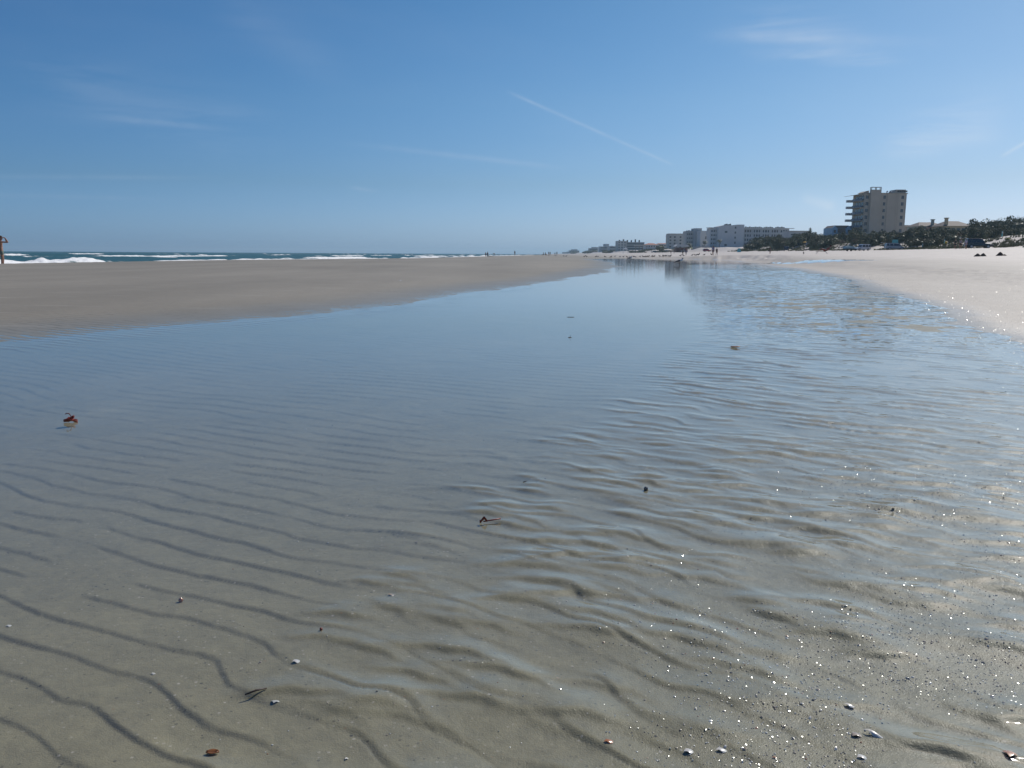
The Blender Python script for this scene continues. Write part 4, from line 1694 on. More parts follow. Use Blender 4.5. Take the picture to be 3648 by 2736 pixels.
def paint(name, col, r=.25):
    m_ = mat(name, col, r, .04, .8)
    m_.node_tree.nodes['Principled BSDF'].inputs['Coat Weight'].default_value = .8
    m_.node_tree.nodes['Principled BSDF'].inputs['Coat Roughness'].default_value = .06
    return m_


P_white, P_black, P_silver = paint('white_paint', (.62, .64, .66)), paint('black_paint', (.012, .013, .016)), paint('silver_paint', (.30, .31, .33))
P_red, P_dark, P_blue = paint('red_paint', (.34, .02, .03)), paint('dark_grey_paint', (.05, .055, .06)), paint('light_blue_paint', (.42, .55, .62))
car('black sport utility vehicle facing right with people standing at its open back', 'parked_car', 3484, 160, R(-14), P_black, 'suv', 4.7, 1.9, 1.85, hatch=True)
car('silver minivan facing right with its rear hatch raised', 'parked_car', 3187, 225, R(-8), P_silver, 'van', 5.0, 1.9, 1.75, hatch=True)
car('white sport utility vehicle facing left near the foot of the tower', 'parked_car', 3070, 240, R(198), P_white, 'suv', 4.8, 1.9, 1.8)
car('small white car alone right of the turquoise tent', 'parked_car', 2713, 430, R(184), P_blue, 'sedan', 4.4, 1.8, 1.45)
car('dark boxy utility vehicle left of the long low black car', 'parked_car', 2802, 330, R(70), P_dark, 'suv', 4.6, 1.9, 1.8)
car('long low black car between the boxy dark one and the pale blue one', 'parked_car', 2832, 345, R(8), P_black, 'sedan', 4.8, 1.85, 1.45)
car('pale blue compact car left of the reclining sunbather', 'parked_car', 2888, 330, R(30), P_blue, 'suv', 4.2, 1.8, 1.55)
car('red car below the sea wall of the white hotel row', 'parked_car', 2519, 470, R(8), P_red, 'suv', 4.5, 1.85, 1.6)
car('white van behind the people in blue shirts, left of the red car', 'parked_car', 2424, 520, R(175), P_white, 'van', 5.6, 2.0, 2.3, cat='van')
car('white car at the far left end of the beach parking, with lit nose', 'parked_car', 2372, 620, R(175), P_white, 'sedan', 4.5, 1.85, 1.5)
car('dark car, first one left of the far white car', 'parked_car', 2330, 640, R(175), P_dark, 'sedan', 4.5, 1.85, 1.5)
# low trailer left of the white SUV
tr_ = thing('utility_trailer', 'low trailer with a pale blue tarp, just left of the white utility vehicle', 'trailer', on(at(3024, 890, 240).x, 240), R(12))
q = BM()
box(q, -1.5, 1.5, -.8, .8, .45, .75)
obj('bed', q, M['dark'], tr_)
q = BM()
prism(q, [(-1.45, .753), (1.45, .753), (1.2, 1.35), (.2, 1.5), (-1.2, 1.38)], -.75, .75)
obj('tarp', q, mat('pale_blue_tarp', (.30, .42, .45), .6, .15, 3), tr_)
for s_ in (-1, 1):
    q = BM()
    tube(q, [(.1, s_ * .82, .3), (.1, s_ * 1.0, .3)], .3, 16)
    obj('wheel', q, M['tyre'], tr_)
q = BM()
tube(q, [(1.5, 0, .55), (2.3, 0, .5)], .05, 6)
obj('hitch', q, M['metal'], tr_)

# ------------------------------------------------------------------ signs, posts, tents, bins
for i, (px_, row_, Y_, lab) in enumerate(((3286, 868, 215, 'pale turquoise post left of the yellow bin'), (3363, 865, 205, 'pale turquoise post touching the left of the yellow bin'),
                                          (3566, 858, 190, 'pale turquoise post at the dune foot beyond the black vehicle'))):
    p = on(at(px_, 880, Y_).x, Y_)
    t = thing('marker_post', lab, 'post', p, group='turquoise dune posts')
    q = BM()
    box(q, -.09, .09, -.06, .06, 0, 1.25)
    prism(q, [(-.09, 1.253), (.09, 1.253), (0, 1.34)], -.06, .06)
    obj('post', q, M['teal'], t)
    q = BM()
    box(q, -.14, .14, -.085, -.063, .85, 1.18)
    obj('sign_plate', q, M['rail'], t)
p = on(at(3369, 880, 203).x, 203)
t = thing('rubbish_bin', 'yellow rubbish bin at the dune foot left of the standing trio', 'bin', p)
q = BM()
tube(q, [(0, 0, 0), (0, 0, .78)], [.26, .30], 16)
obj('barrel', q, mat('yellow_plastic', (.62, .40, .02), .5, .08, 4), t)
q = BM()
tube(q, [(0, 0, .782), (0, 0, .84), (0, 0, .90)], [.32, .30, .14], 16)
obj('lid', q, mat('yellow_lid', (.50, .32, .02), .5), t)
p = on(at(3187, 880, 240).x, 240)
t = thing('beach_sign', 'turquoise board sign rising behind the silver minivan', 'sign', p)
q = BM()
q.free()
for s_ in (-.7, .7):
    q = BM()
    box(q, s_ - .06, s_ + .06, -.05, .05, 0, 2.6)
    obj('post', q, M['wood'], t)
q = BM()
prism(q, [(-.95, 1.55), (.95, 1.55), (.75, 2.7), (-.75, 2.7)], -.12, -.053)
obj('board', q, M['teal'], t)
p = on(at(2633, 890, 360).x, 360)
t = thing('beach_tent', 'small turquoise tent on the sand before the hotel wing', 'tent', p)
q = BM()
v = [q.verts.new(a_) for a_ in ((-.75, -.6, 0), (.75, -.6, 0), (.75, .6, 0), (-.75, .6, 0), (-.4, -.3, 1.6), (.4, -.3, 1.6), (.4, .3, 1.6), (-.4, .3, 1.6))]
for f in ((0, 1, 5, 4), (1, 2, 6, 5), (2, 3, 7, 6), (3, 0, 4, 7), (4, 5, 6, 7)):
    q.faces.new([v[i] for i in f])
obj('canopy', q, M['teal'], t)
q = BM()
tube(q, [(0, 0, 1.6), (0, 0, 1.9)], .03, 6)
obj('pole', q, M['metal'], t)


def umbrella(label, px_, Y_, col, h=2.1):
    t = thing('beach_umbrella', label, 'umbrella', on(at(px_, 890, Y_).x, Y_))
    q = BM()
    tube(q, [(0, 0, 0), (0, 0, h)], .025, 6)
    obj('pole', q, M['metal'], t)
    q = BM()
    n_ = 8
    tp_ = q.verts.new((0, 0, h + .02))
    r1 = [q.verts.new((math.cos(k * 6.283 / n_) * .55, math.sin(k * 6.283 / n_) * .55, h - .12)) for k in range(n_)]
    r2_ = [q.verts.new((math.cos(k * 6.283 / n_) * .98, math.sin(k * 6.283 / n_) * .98, h - .42)) for k in range(n_)]
    for k in range(n_):
        q.faces.new((tp_, r1[k], r1[(k + 1) % n_]))
        q.faces.new((r1[k], r2_[k], r2_[(k + 1) % n_], r1[(k + 1) % n_]))
    obj('canopy', q, cloth('umbrella_cloth', col), t)


umbrella('yellow umbrella between the long black car and the pale blue car', 2866, 335, (.62, .36, .05))
umbrella('yellow umbrella beside the right end of the pavilion roof', 2462, 500, (.50, .46, .10), 2.6)

# ------------------------------------------------------------------ sea air
q = BM()
box(q, -7000, 7000, -600, 13500, -12, 60)
hz = obj('haze', q, bpy.data.materials.new('sea_air'))
hm = hz.data.materials[0]
ht, HN, HK = nodes(hm)
HN.remove(HN['Principled BSDF'])
hv = HN.new('ShaderNodeVolumePrincipled')
hv.inputs['Color'].default_value = (.60, .84, 1, 1)
hv.inputs['Density'].default_value = .00014
hv.inputs['Anisotropy'].default_value = .3
HK(hv.outputs[0], HN['Material Output'].inputs['Volume'])
tag(hz, kind='stuff')

# sand heaps on the upper beach
for px_, row_, wm, hm, lab in ((3482, 918, .52, .24, 'dark pointed sand heap, leftmost of the four on the bright sand'), (3502, 918, .5, .25, 'dark pointed sand heap, second from the left on the bright sand'),
                               (3562, 918, .55, .30, 'tallest dark sand heap, right of the two alike ones'), (3577, 918, .4, .13, 'lowest dark sand heap, touching the tallest one')):
    p = on(at(px_, 918, 60).x, 60)
    q = BM()
    g = random.Random(px_)
    n_ = 14
    rings = []
    for k in range(6):
        f = k / 5
        rr = wm / 2 * (1 - f) ** .8 + .015
        rings.append([q.verts.new((math.cos(a_ * 6.283 / n_) * rr * g.uniform(.85, 1.12), math.sin(a_ * 6.283 / n_) * rr * g.uniform(.85, 1.12), -.02 + hm * f)) for a_ in range(n_)])
    for k in range(5):
        for a_ in range(n_):
            q.faces.new((rings[k][a_], rings[k][(a_ + 1) % n_], rings[k + 1][(a_ + 1) % n_], rings[k + 1][a_]))
    q.faces.new(rings[-1])
    o = obj('sand_heap', q, M['pile'], smooth=True)
    o.location = p
    tag(o, lab, 'sand heap', 'sand heaps')


# ------------------------------------------------------------------ people
def skin_mesh(name, verts, edges, radii, root=0, sub=2):
    me = bpy.data.meshes.new(name)
    me.from_pydata([tuple(v) for v in verts], edges, [])
    o = bpy.data.objects.new(name, me)
    C.objects.link(o)
    md = o.modifiers.new('s', 'SKIN')
    md.use_smooth_shade = True
    sd_ = o.modifiers.new('u', 'SUBSURF')
    sd_.levels = sub
    sd_.render_levels = sub
    for i, sv_ in enumerate(me.skin_vertices[0].data):
        r_ = radii[i]
        sv_.radius = r_ if isinstance(r_, tuple) else (r_, r_)
        sv_.use_root = i == root
    bpy.context.view_layer.update()
    dg = bpy.context.evaluated_depsgraph_get()
    m2 = bpy.data.meshes.new_from_object(o.evaluated_get(dg))
    m2.name = name
    bpy.data.objects.remove(o)
    bpy.data.meshes.remove(me)
    return m2


def person(label, loc, rz, pose='stand', top=None, bottom=(.05, .05, .06), skin='skin', long_=False, scale=1., name='person', fingers=True, hat=None, group=None):
    J = dict(pelvis=(0, 0, .96), belly=(0, .0, 1.12), chest=(0, .0, 1.34), neck=(0, 0, 1.50), chin=(0, .015, 1.575), head=(0, .015, 1.68), crown=(0, .0, 1.745))
    for s, n in ((-1, 'l'), (1, 'r')):
        J.update({'sh' + n: (s * .185, 0, 1.425), 'el' + n: (s * .235, -.02, 1.15), 'wr' + n: (s * .25, .06, .91), 'ha' + n: (s * .25, .085, .85),
                  'hip' + n: (s * .095, 0, .92), 'kn' + n: (s * .11, .015, .50), 'an' + n: (s * .11, -.02, .09), 'to' + n: (s * .125, .15, .035)})
    if pose == 'walk':
        J.update(knl=(-.10, .14, .53), anl=(-.10, .22, .12), tol=(-.10, .37, .08), knr=(.10, -.02, .50), anr=(.10, -.26, .13), tor=(.11, -.15, .035),
                 ell=(-.23, -.12, 1.17), wrl=(-.24, -.14, .92), hal=(-.24, -.13, .86), elr=(.23, .05, 1.16), wrr=(.22, .22, .98), har=(.22, .26, .93))
    if pose == 'look':     # both hands up to the eyes, elbows out
        J.update(elr=(.30, .34, 1.40), wrr=(.12, .24, 1.63), har=(.07, .19, 1.67), ell=(-.30, .30, 1.42), wrl=(-.13, .23, 1.63), hal=(-.07, .19, 1.67),
                 chin=(0, .03, 1.57), head=(0, .04, 1.67), crown=(0, .03, 1.735), knl=(-.11, .06, .51), anl=(-.12, .04, .09), tol=(-.13, .21, .035))
    if pose == 'bend':
        J.update(belly=(0, .10, 1.08), chest=(0, .32, 1.13), neck=(0, .46, 1.10), chin=(0, .52, 1.07), head=(0, .60, 1.08), crown=(0, .66, 1.09),
                 shl=(-.18, .40, 1.10), shr=(.18, .40, 1.10), ell=(-.2, .44, .84), elr=(.2, .44, .84), wrl=(-.18, .50, .62), wrr=(.18, .50, .62), hal=(-.17, .52, .56), har=(.17, .52, .56))
    if pose == 'sit':
        J = {k: (v[0], v[1], v[2] - .52) for k, v in J.items()}
        for s, n in ((-1, 'l'), (1, 'r')):
            J.update({'kn' + n: (s * .13, .42, .50), 'an' + n: (s * .13, .52, .09), 'to' + n: (s * .13, .66, .04), 'el' + n: (s * .24, .12, .68), 'wr' + n: (s * .18, .33, .56), 'ha' + n: (s * .17, .38, .55)})
    if pose == 'recline':  # lies back on a low lounger, knees raised
        J = dict(pelvis=(0, 0, .34), belly=(0, -.13, .41), chest=(0, -.31, .56), neck=(0, -.43, .70), chin=(0, -.47, .78), head=(0, -.50, .88), crown=(0, -.52, .94))
        for s, n in ((-1, 'l'), (1, 'r')):
            J.update({'sh' + n: (s * .18, -.38, .64), 'el' + n: (s * .28, -.20, .44), 'wr' + n: (s * .24, .02, .48), 'ha' + n: (s * .22, .08, .49), 'hip' + n: (s * .10, .04, .36),
                      'kn' + n: (s * .13, .44, .62 if s < 0 else .50), 'an' + n: (s * .12, .80, .34), 'to' + n: (s * .12, .92, .42)})
    names, verts, rad, edges = [], [], [], []
    RD = dict(pelvis=(.150, .105), belly=(.130, .095), chest=(.150, .105), neck=(.055, .055), chin=(.068, .075), head=(.078, .095), crown=(.052, .06))
    for s in 'lr':
        RD.update({'sh' + s: .062, 'el' + s: .042, 'wr' + s: .029, 'ha' + s: (.040, .022), 'hip' + s: .095, 'kn' + s: .060, 'an' + s: .040, 'to' + s: (.042, .026)})
    for k in J:
        names.append(k)
        verts.append(Vector(J[k]))
        rad.append(RD[k])
    I = {k: i for i, k in enumerate(names)}
    E_ = [('pelvis', 'belly'), ('belly', 'chest'), ('chest', 'neck'), ('neck', 'chin'), ('chin', 'head'), ('head', 'crown')]
    for s in 'lr':
        E_ += [('chest', 'sh' + s), ('sh' + s, 'el' + s), ('el' + s, 'wr' + s), ('wr' + s, 'ha' + s), ('pelvis', 'hip' + s), ('hip' + s, 'kn' + s), ('kn' + s, 'an' + s), ('an' + s, 'to' + s)]
    edges = [(I[a], I[b]) for a, b in E_]
    # calf and thigh swell
    for s in 'lr':
        for a, b, f, r_ in (('kn', 'an', .35, .056), ('hip', 'kn', .4, .080), ('el', 'wr', .3, .040), ('sh', 'el', .4, .048)):
            i, j = I[a + s], I[b + s]
            edges.remove((i, j))
            verts.append(verts[i].lerp(verts[j], f))
            rad.append(r_)
            edges += [(i, len(verts) - 1), (len(verts) - 1, j)]
    if fingers:
        for s in 'lr':
            h = I['ha' + s]
            d = (verts[h] - verts[I['wr' + s]]).normalized()
            sd_ = d.cross(Vector((0, 0, 1)) if abs(d.z) < .9 else Vector((0, 1, 0))).normalized()
            nn = d.cross(sd_)
            for off, ln, an in ((-.030, .062, -.12), (-.010, .078, -.03), (.010, .074, .04), (.028, .056, .13)):
                b0 = verts[h] + d * .03 + sd_ * off
                b1 = b0 + (d + sd_ * an + nn * .25).normalized() * ln * .55
                b2_ = b1 + (d + sd_ * an + nn * .8).normalized() * ln * .45
                i0 = len(verts)
                verts += [b0, b1, b2_]
                rad += [.011, .009, .007]
                edges += [(h, i0), (i0, i0 + 1), (i0 + 1, i0 + 2)]
            i0 = len(verts)
            verts += [verts[h] - sd_ * .034 + d * .0, verts[h] - sd_ * .056 + d * .03]
            rad += [.012, .009]
            edges += [(h, i0), (i0, i0 + 1)]
    me = skin_mesh('body', verts, edges, rad, I['pelvis'], 2)
    me.materials.clear()
    me.materials.append(M[skin])
    # face: nose, ears, eyes and mouth shaped into the same mesh
    q = BM()
    q.from_mesh(me)
    hd = Vector(J['head'])
    up = (Vector(J['crown']) - Vector(J['chin'])).normalized()
    fw = Vector((0, 1, 0)) - up * up.y
    fw.normalize()
    sd_ = fw.cross(up)
    for off, r_ in ((fw * .098 - up * .02, (.013, .02, .022)), (sd_ * .082 - up * .01, (.012, .02, .03)), (-sd_ * .082 - up * .01, (.012, .02, .03))):
        blob(q, hd + off, r_, 1)
    for sgn in (-1, 1):
        blob(q, hd + fw * .088 + up * .012 + sd_ * .03 * sgn, (.011, .008, .007), 1, 1)
    blob(q, hd + fw * .086 - up * .06, (.024, .008, .006), 1, 1)
    q.to_mesh(me)
    q.free()
    me.materials.append(M['hair'])
    me.polygons.foreach_set('use_smooth', [True] * len(me.polygons))
    body = bpy.data.objects.new(name, me)
    C.objects.link(body)
    body.location = loc
    body.rotation_euler = (0, 0, rz)
    body.scale = (scale,) * 3
    tag(body, label, 'person', group)
    # hair or hat
    q = BM()
    blob(q, hd + up * .035 - fw * .015, (.088, .105, .085), 2, 0, .03, random.Random(2))
    if long_:
        blob(q, hd - up * .08 - fw * .06, (.075, .05, .12), 2, 0, .03, random.Random(3))
    for v in list(q.verts):
        rel = v.co - hd
        if rel.dot(fw) > .055 and rel.dot(up) < .05:
            v.co -= fw * (rel.dot(fw) - .055)
    hr = obj('hair', q, M['hair'], body, True)
    if hat:
        q = BM()
        c_ = hd + up * .075
        tube(q, [c_, c_ + up * .012], [.15, .15], 16)
        tube(q, [c_ + up * .01, c_ + up * .07], [.10, .085], 14)
        obj('hat', q, cloth('hat_cloth', hat), body)

    def cl_(nm, seg, col, extra=.014):
        vs_, rs, es = [], [], []
        idx = {}
        for a, b, f in seg:
            if a not in idx:
                idx[a] = len(vs_)
                vs_.append(Vector(J[a]))
                r0 = RD[a]
                rs.append(tuple(x_ + extra for x_ in (r0 if isinstance(r0, tuple) else (r0, r0))))
            pb_ = Vector(J[a]).lerp(Vector(J[b]), f)
            ra, rb = RD[a], RD[b]
            ra = ra if isinstance(ra, tuple) else (ra, ra)
            rb = rb if isinstance(rb, tuple) else (rb, rb)
            key = b if f == 1 else b + str(f)
            if key not in idx:
                idx[key] = len(vs_)
                vs_.append(pb_)
                rs.append(tuple(ra[i] * (1 - f) + rb[i] * f + extra for i in (0, 1)))
            es.append((idx[a], idx[key]))
        m_ = skin_mesh(nm, vs_, es, rs, 0, 2)
        m_.materials.clear()
        m_.materials.append(cloth(nm + '_cloth', col))
        o_3 = bpy.data.objects.new(nm, m_)
        C.objects.link(o_3)
        o_3.parent = body
    sh_ = [('pelvis', 'hipl', 1), ('pelvis', 'hipr', 1), ('hipl', 'knl', .62), ('hipr', 'knr', .62), ('pelvis', 'belly', .3)]
    cl_('shorts', sh_, bottom, .02)
    if top:
        cl_('shirt', [('chest', 'belly', 1), ('chest', 'shl', 1), ('chest', 'shr', 1), ('shl', 'ell', .5), ('shr', 'elr', .5), ('chest', 'neck', .4), ('belly', 'pelvis', .7)], top, .018)
    return body


def ppl(label, px_, Y_, face=0., **k):
    X_ = at(px_, 905, Y_).x
    return person(label, on(X_, Y_, k.pop('dz', 0.)), R(face), **k)


ms = ppl('shirtless person in grey green shorts at the left edge, hands raised to the eyes', 5, 51, -58, pose='look', bottom=(.17, .19, .15))
ms.scale = (1.22, 1.15, 1.05)
ppl('left one of two people standing together at the surf behind a long dark float', 1730, 295, 160, skin='skin2', bottom=(.03, .03, .04), long_=True)
ppl('right one of two people standing together at the surf, taller and in dark clothes', 1737, 295, 190, top=(.05, .04, .05), bottom=(.06, .05, .06), scale=1.05)
ppl('person bending over by the right end of the long dark float', 1763, 295, 90, pose='bend', bottom=(.04, .04, .06))
ppl('person standing alone between the surf couple and the seated huddle', 1834, 300, 175, pose='walk', bottom=(.22, .17, .12), top=(.20, .13, .09))
ppl('seated dark figure in the small huddle near the waterline, left one', 1937, 300, 90, pose='sit', top=(.08, .03, .03))
ppl('seated dark figure in the small huddle near the waterline, right one', 1943, 302, 250, pose='sit', top=(.05, .05, .07))
ppl('left of two slim walkers, right of the seated huddle', 1955, 400, 180, pose='walk', top=(.08, .08, .09))
ppl('right of two slim walkers, right of the seated huddle', 1960, 410, 180, pose='walk', top=(.12, .08, .08))
ppl('tall dark walker where the far shore skyline begins', 1984, 390, 180, pose='walk', top=(.05, .05, .06))
ppl('short figure just left of the tall dark walker by the skyline start', 1977, 400, 180, pose='walk', bottom=(.1, .1, .1), top=(.25, .25, .25), scale=.85)
ppl('walker in a pale blue shirt in front of the white hotel, larger of two', 2540, 150, 175, pose='walk', top=(.20, .22, .40), bottom=(.14, .14, .17), hat=(.5, .48, .45))
ppl('walker in dark clothes right behind the one in the pale blue shirt', 2553, 190, 185, pose='walk', top=(.06, .05, .05), bottom=(.02, .02, .03))
ppl('dark figure left of the person in the blue shirt, above the gulls', 2432, 262, 190, pose='walk', top=(.10, .13, .12), bottom=(.02, .02, .02))
ppl('person in a blue shirt and long pale trousers, above the gulls', 2444, 262, 170, pose='stand', top=(.02, .09, .22), bottom=(.25, .24, .3))
ppl('dark figure over the left half of the gull flock', 2390, 380, 170, pose='walk', top=(.05, .05, .05))
ppl('slim figure just right of the dark one over the gull flock', 2401, 400, 170, pose='walk', top=(.2, .2, .22))
ppl('person in black walking on the bright sand right of the turquoise tent', 2743, 215, 160, pose='walk', top=(.02, .02, .03), bottom=(.02, .02, .03))
ppl('leftmost person of the trio by the black vehicle, in dark green', 3400, 146, 175, pose='stand', top=(.03, .05, .04), bottom=(.03, .05, .05), scale=1.03)
ppl('middle person of the trio by the black vehicle, grey shirt and dark shorts', 3419, 146, 150, pose='stand', top=(.30, .27, .30), bottom=(.03, .01, .02), scale=1.02)
ppl('rightmost person of the trio by the black vehicle, in a pale lilac shirt', 3438, 148, 190, pose='stand', top=(.48, .44, .58), bottom=(.42, .36, .40), long_=True)
# sunbather
sp = on(at(2937, 903, 100).x, 100)
person('sunbather in red reclining on a low lounger with knees drawn up', sp + Vector((.1, 0, 0)), R(78), pose='recline', top=(.30, .02, .03), bottom=(.35, .02, .03), hat=(.12, .02, .03))
lg = thing('beach_lounger', 'low folding lounger carrying the sunbather in red', 'lounger', sp, R(78))
q = BM()
prism(q, [(-.05, .22), (.95, .22), (.95, .26), (-.05, .26)], -.3, .3, 'x')
obj('seat', q, cloth('lounger_cloth', (.10, .05, .05)), lg)
q = BM()
prism(q, [(-.06, .24), (-.02, .21), (-.78, .83), (-.82, .86)], -.3, .3, 'x')
obj('backrest', q, cloth('lounger_cloth', (.10, .05, .05)), lg)
for s_ in (-.28, .28):
    for yy, dy in ((-.1, -.25), (.75, .2)):
        q = BM()
        tube(q, [(s_, yy, .23), (s_, yy + dy, 0)], .015, 6)
        obj('leg', q, M['metal'], lg)
# long dark float at the surf
p = on(at(1747, 912, 292).x, 292)
q = BM()
tube(q, [(-1.25, 0, .30), (-1.1, 0, .22), (-.4, 0, .18), (.5, 0, .18), (1.1, 0, .22), (1.25, 0, .30)], [(.04, .05), (.22, .14), (.34, .20), (.34, .20), (.20, .14), (.04, .05)], 12)
fl_ = obj('beach_float', q, mat('dark_rubber', (.02, .025, .05), .5), smooth=True)
fl_.location = p
tag(fl_, 'long dark boat shaped float lying low at the surf beside the standing couple', 'float')


# ------------------------------------------------------------------ gulls
def gull_mesh(kind=0, alert=0.):
    """one continuous standing gull about 45 cm long, facing +x"""
    q = BM()
    # body from tail to breast, materials: 0 white, 1 grey wing, 2 black, 3 legs
    spine = [(-.235, 0, .150), (-.16, 0, .172), (-.08, 0, .195), (0, 0, .212), (.07, 0, .228), (.115, 0, .25), (.130, 0, .28 + alert), (.138, 0, .312 + alert), (.146, 0, .336 + alert), (.148, 0, .355 + alert)]
    rr = [(.012, .008), (.036, .028), (.060, .052), (.074, .070), (.074, .074), (.058, .062), (.042, .044), (.034, .036), (.030, .030), (.012, .014)]
    tube(q, spine, rr, 14, 0)
    # bill
    hz = .325 + alert
    tube(q, [(.168, 0, hz), (.200, 0, hz - .004), (.222, 0, hz - .014)], [(.010, .011), (.008, .009), (.002, .003)], 8, 2)
    for s in (-1, 1):
        blob(q, (.160, s * .029, hz + .012), (.006, .004, .006), 1, 2)
        # folded wing: flat teardrop shell that hugs the flank and crosses over the tail
        w = [(.085, s * .040, .238), (.03, s * .060, .228), (-.05, s * .058, .212), (-.13, s * .038, .188), (-.21, s * .018, .158), (-.30, s * .006, .128)]
        tube(q, w, [(.010, .020), (.022, .048), (.020, .050), (.016, .036), (.010, .018), (.003, .004)], 10, 1)
        w2 = w[3:]
        tube(q, [(-.17, s * .026, .178), (-.24, s * .016, .150), (-.325, s * .006, .118)], [(.012, .016), (.009, .012), (.002, .003)], 8, 2)
        # legs: thigh, hock, shank, toes
        tube(q, [(.005, s * .026, .175), (-.005, s * .028, .130), (-.016, s * .028, .080), (-.004, s * .028, .004)], [.016, .009, .006, .005], 8, 3)
        for a in (-.45, 0, .45):
            tube(q, [(-.004, s * .028, .005), (.04 * math.cos(a), s * .028 + .04 * math.sin(a), .003)], [.005, .003], 6, 3)
    # mantle over the back
    tube(q, [(.06, 0, .272), (-.02, 0, .262), (-.12, 0, .215), (-.20, 0, .172)], [(.030, .014), (.052, .018), (.036, .014), (.010, .006)], 10, 1)
    if kind in (1, 2):      # dark cap
        blob(q, (.140, 0, .345 + alert), (.036, .034, .026), 2, 2)
    me = bpy.data.meshes.new('gull')
    bmesh.ops.recalc_face_normals(q, faces=q.faces)
    q.to_mesh(me)
    q.free()
    cols = {0: ((.62, .60, .58), (.16, .17, .19)), 1: ((.82, .81, .80), (.09, .095, .11)), 2: ((.16, .13, .11), (.06, .05, .045))}[kind]
    me.materials.append(mat('gull_white_feathers' if kind < 2 else 'gull_brown_feathers', cols[0], .8, .1, 30))
    me.materials.append(mat('gull_wing_feathers', cols[1], .8, .15, 30))
    me.materials.append(mat('gull_black_feathers', (.02, .02, .025), .7))
    me.materials.append(mat('gull_legs', (.09, .05, .04), .6))
    me.polygons.foreach_set('use_smooth', [True] * len(me.polygons))
    return me


GM = [gull_mesh(0), gull_mesh(1), gull_mesh(2), gull_mesh(2, .03)]


def gull(k, X_, Y_, rz, label, s=1.15, dz=0., group='gulls standing on the sand beyond the pool', z=None):
    o = bpy.data.objects.new('gull', GM[k])
    C.objects.link(o)
    o.location = Vector((X_, Y_, (gz(X_, Y_) if z is None else z) + dz))
    o.rotation_euler = (0, 0, rz)
    o.scale = (s,) * 3
    tag(o, label, 'gull', group)
    return o


p = flat(2421, 943, .0)
gull(1, p.x, p.y, R(-30), 'near gull with dark wings and white breast standing in the pool before the building reflections', 1.42, group='gulls', z=-.03)
p = flat(2245, 921, 0.)
gull(1, at(2245, 905, 105).x, 105, R(10), 'gull wading in the pool below the flock, with its reflection under it', 1.5, group='gulls', z=-.03)
flock = [(1955, 290, 2), (1979, 250, 0), (2008, 200, 0), (2017, 190, 0), (2080, 180, 2), (2087, 176, 3), (2124, 170, 2), (2130, 172, 0), (2153, 160, 2), (2173, 150, 3),
         (2189, 190, 0), (2207, 165, 0), (2218, 165, 0), (2232, 150, 2), (2240, 152, 0), (2256, 155, 0), (2265, 160, 2), (2281, 170, 0), (2291, 150, 2), (2300, 155, 2),
         (2315, 150, 2), (2319, 154, 3), (2324, 150, 2), (2331, 156, 2), (2337, 152, 3), (2343, 150, 2), (2355, 150, 2), (2359, 146, 2), (2363, 154, 3), (2368, 150, 2), (2372, 152, 2),
         (2377, 148, 2), (2382, 154, 2), (2388, 146, 2), (2393, 150, 3), (2427, 150, 2), (2444, 152, 2), (2466, 152, 3), (2473, 148, 2), (2479, 150, 2), (2492, 145, 3), (2511, 150, 2), (2521, 150, 2)]
lone = {1955: 'dark gull leftmost of the line of birds, below two slim walkers', 2173: 'dark upright gull at the centre of the sparse left part of the flock', 2492: 'dark gull with neck stretched up, largest of the birds right of the near gull',
        2017: 'white breasted gull far left on the sand, right one of a touching pair', 2207: 'pale gull at the upper left corner of the pool end'}
for px_, Y_, k in flock:
    lab = lone.get(px_)
    if lab is None:
        if k == 0:
            lab, gp_ = 'pale gull standing among the sparse left part of the flock', 'pale gulls of the flock'
        elif px_ < 2310:
            lab, gp_ = 'dark gull in the sparse left part of the flock', 'dark gulls in the left part of the flock'
        elif px_ < 2400:
            lab, gp_ = 'dark gull in the dense row behind the near gull', 'dark gulls in the dense row'
        else:
            lab, gp_ = 'dark gull in the loose line right of the dense row', 'dark gulls right of the dense row'
    else:
        gp_ = 'gulls'
    gull(k, at(px_, 905, Y_).x, Y_ + rng.uniform(-3, 3), rng.choice((0, .3, -.3, 3.1, 2.8, 3.4)), lab, 1.15 + (.25 if px_ == 2492 else 0), group=gp_)
p = at(2862, 917, 95)
gull(2, p.x, 95, R(80), 'lone small dark bird on the bright sand below the parked cars', 1.0, group='gulls')

# ------------------------------------------------------------------ leaves, twigs and shells in the pool
M['redleaf'] = mat('wet_red_leaf', (.20, .035, .02), .35, .35, 60)
M['brownleaf'] = mat('wet_brown_leaf', (.22, .09, .03), .4, .35, 60)
M['twig'] = mat('wet_twig', (.05, .03, .02), .5, .2, 60)
M['shellw'] = mat('white_shell', (.62, .60, .55), .3, .12, 80)
M['shello'] = mat('orange_shell', (.42, .17, .06), .3, .2, 80)
M['shelld'] = mat('dark_shell', (.09, .085, .08), .25, .2, 80)
M['glint'] = mat('glint_flake', (.62, .61, .58), .32, metal=.85)  # metallic, for the flakes added to give sun glints
M['shellt'] = mat('tan_shell', (.36, .29, .21), .3, .2, 80)
for k_ in ('shellw', 'shello', 'shelld', 'shellt'):
    b_ = M[k_].node_tree.nodes['Principled BSDF']
    b_.inputs['Coat Weight'].default_value = 1.
    b_.inputs['Coat Roughness'].default_value = .12


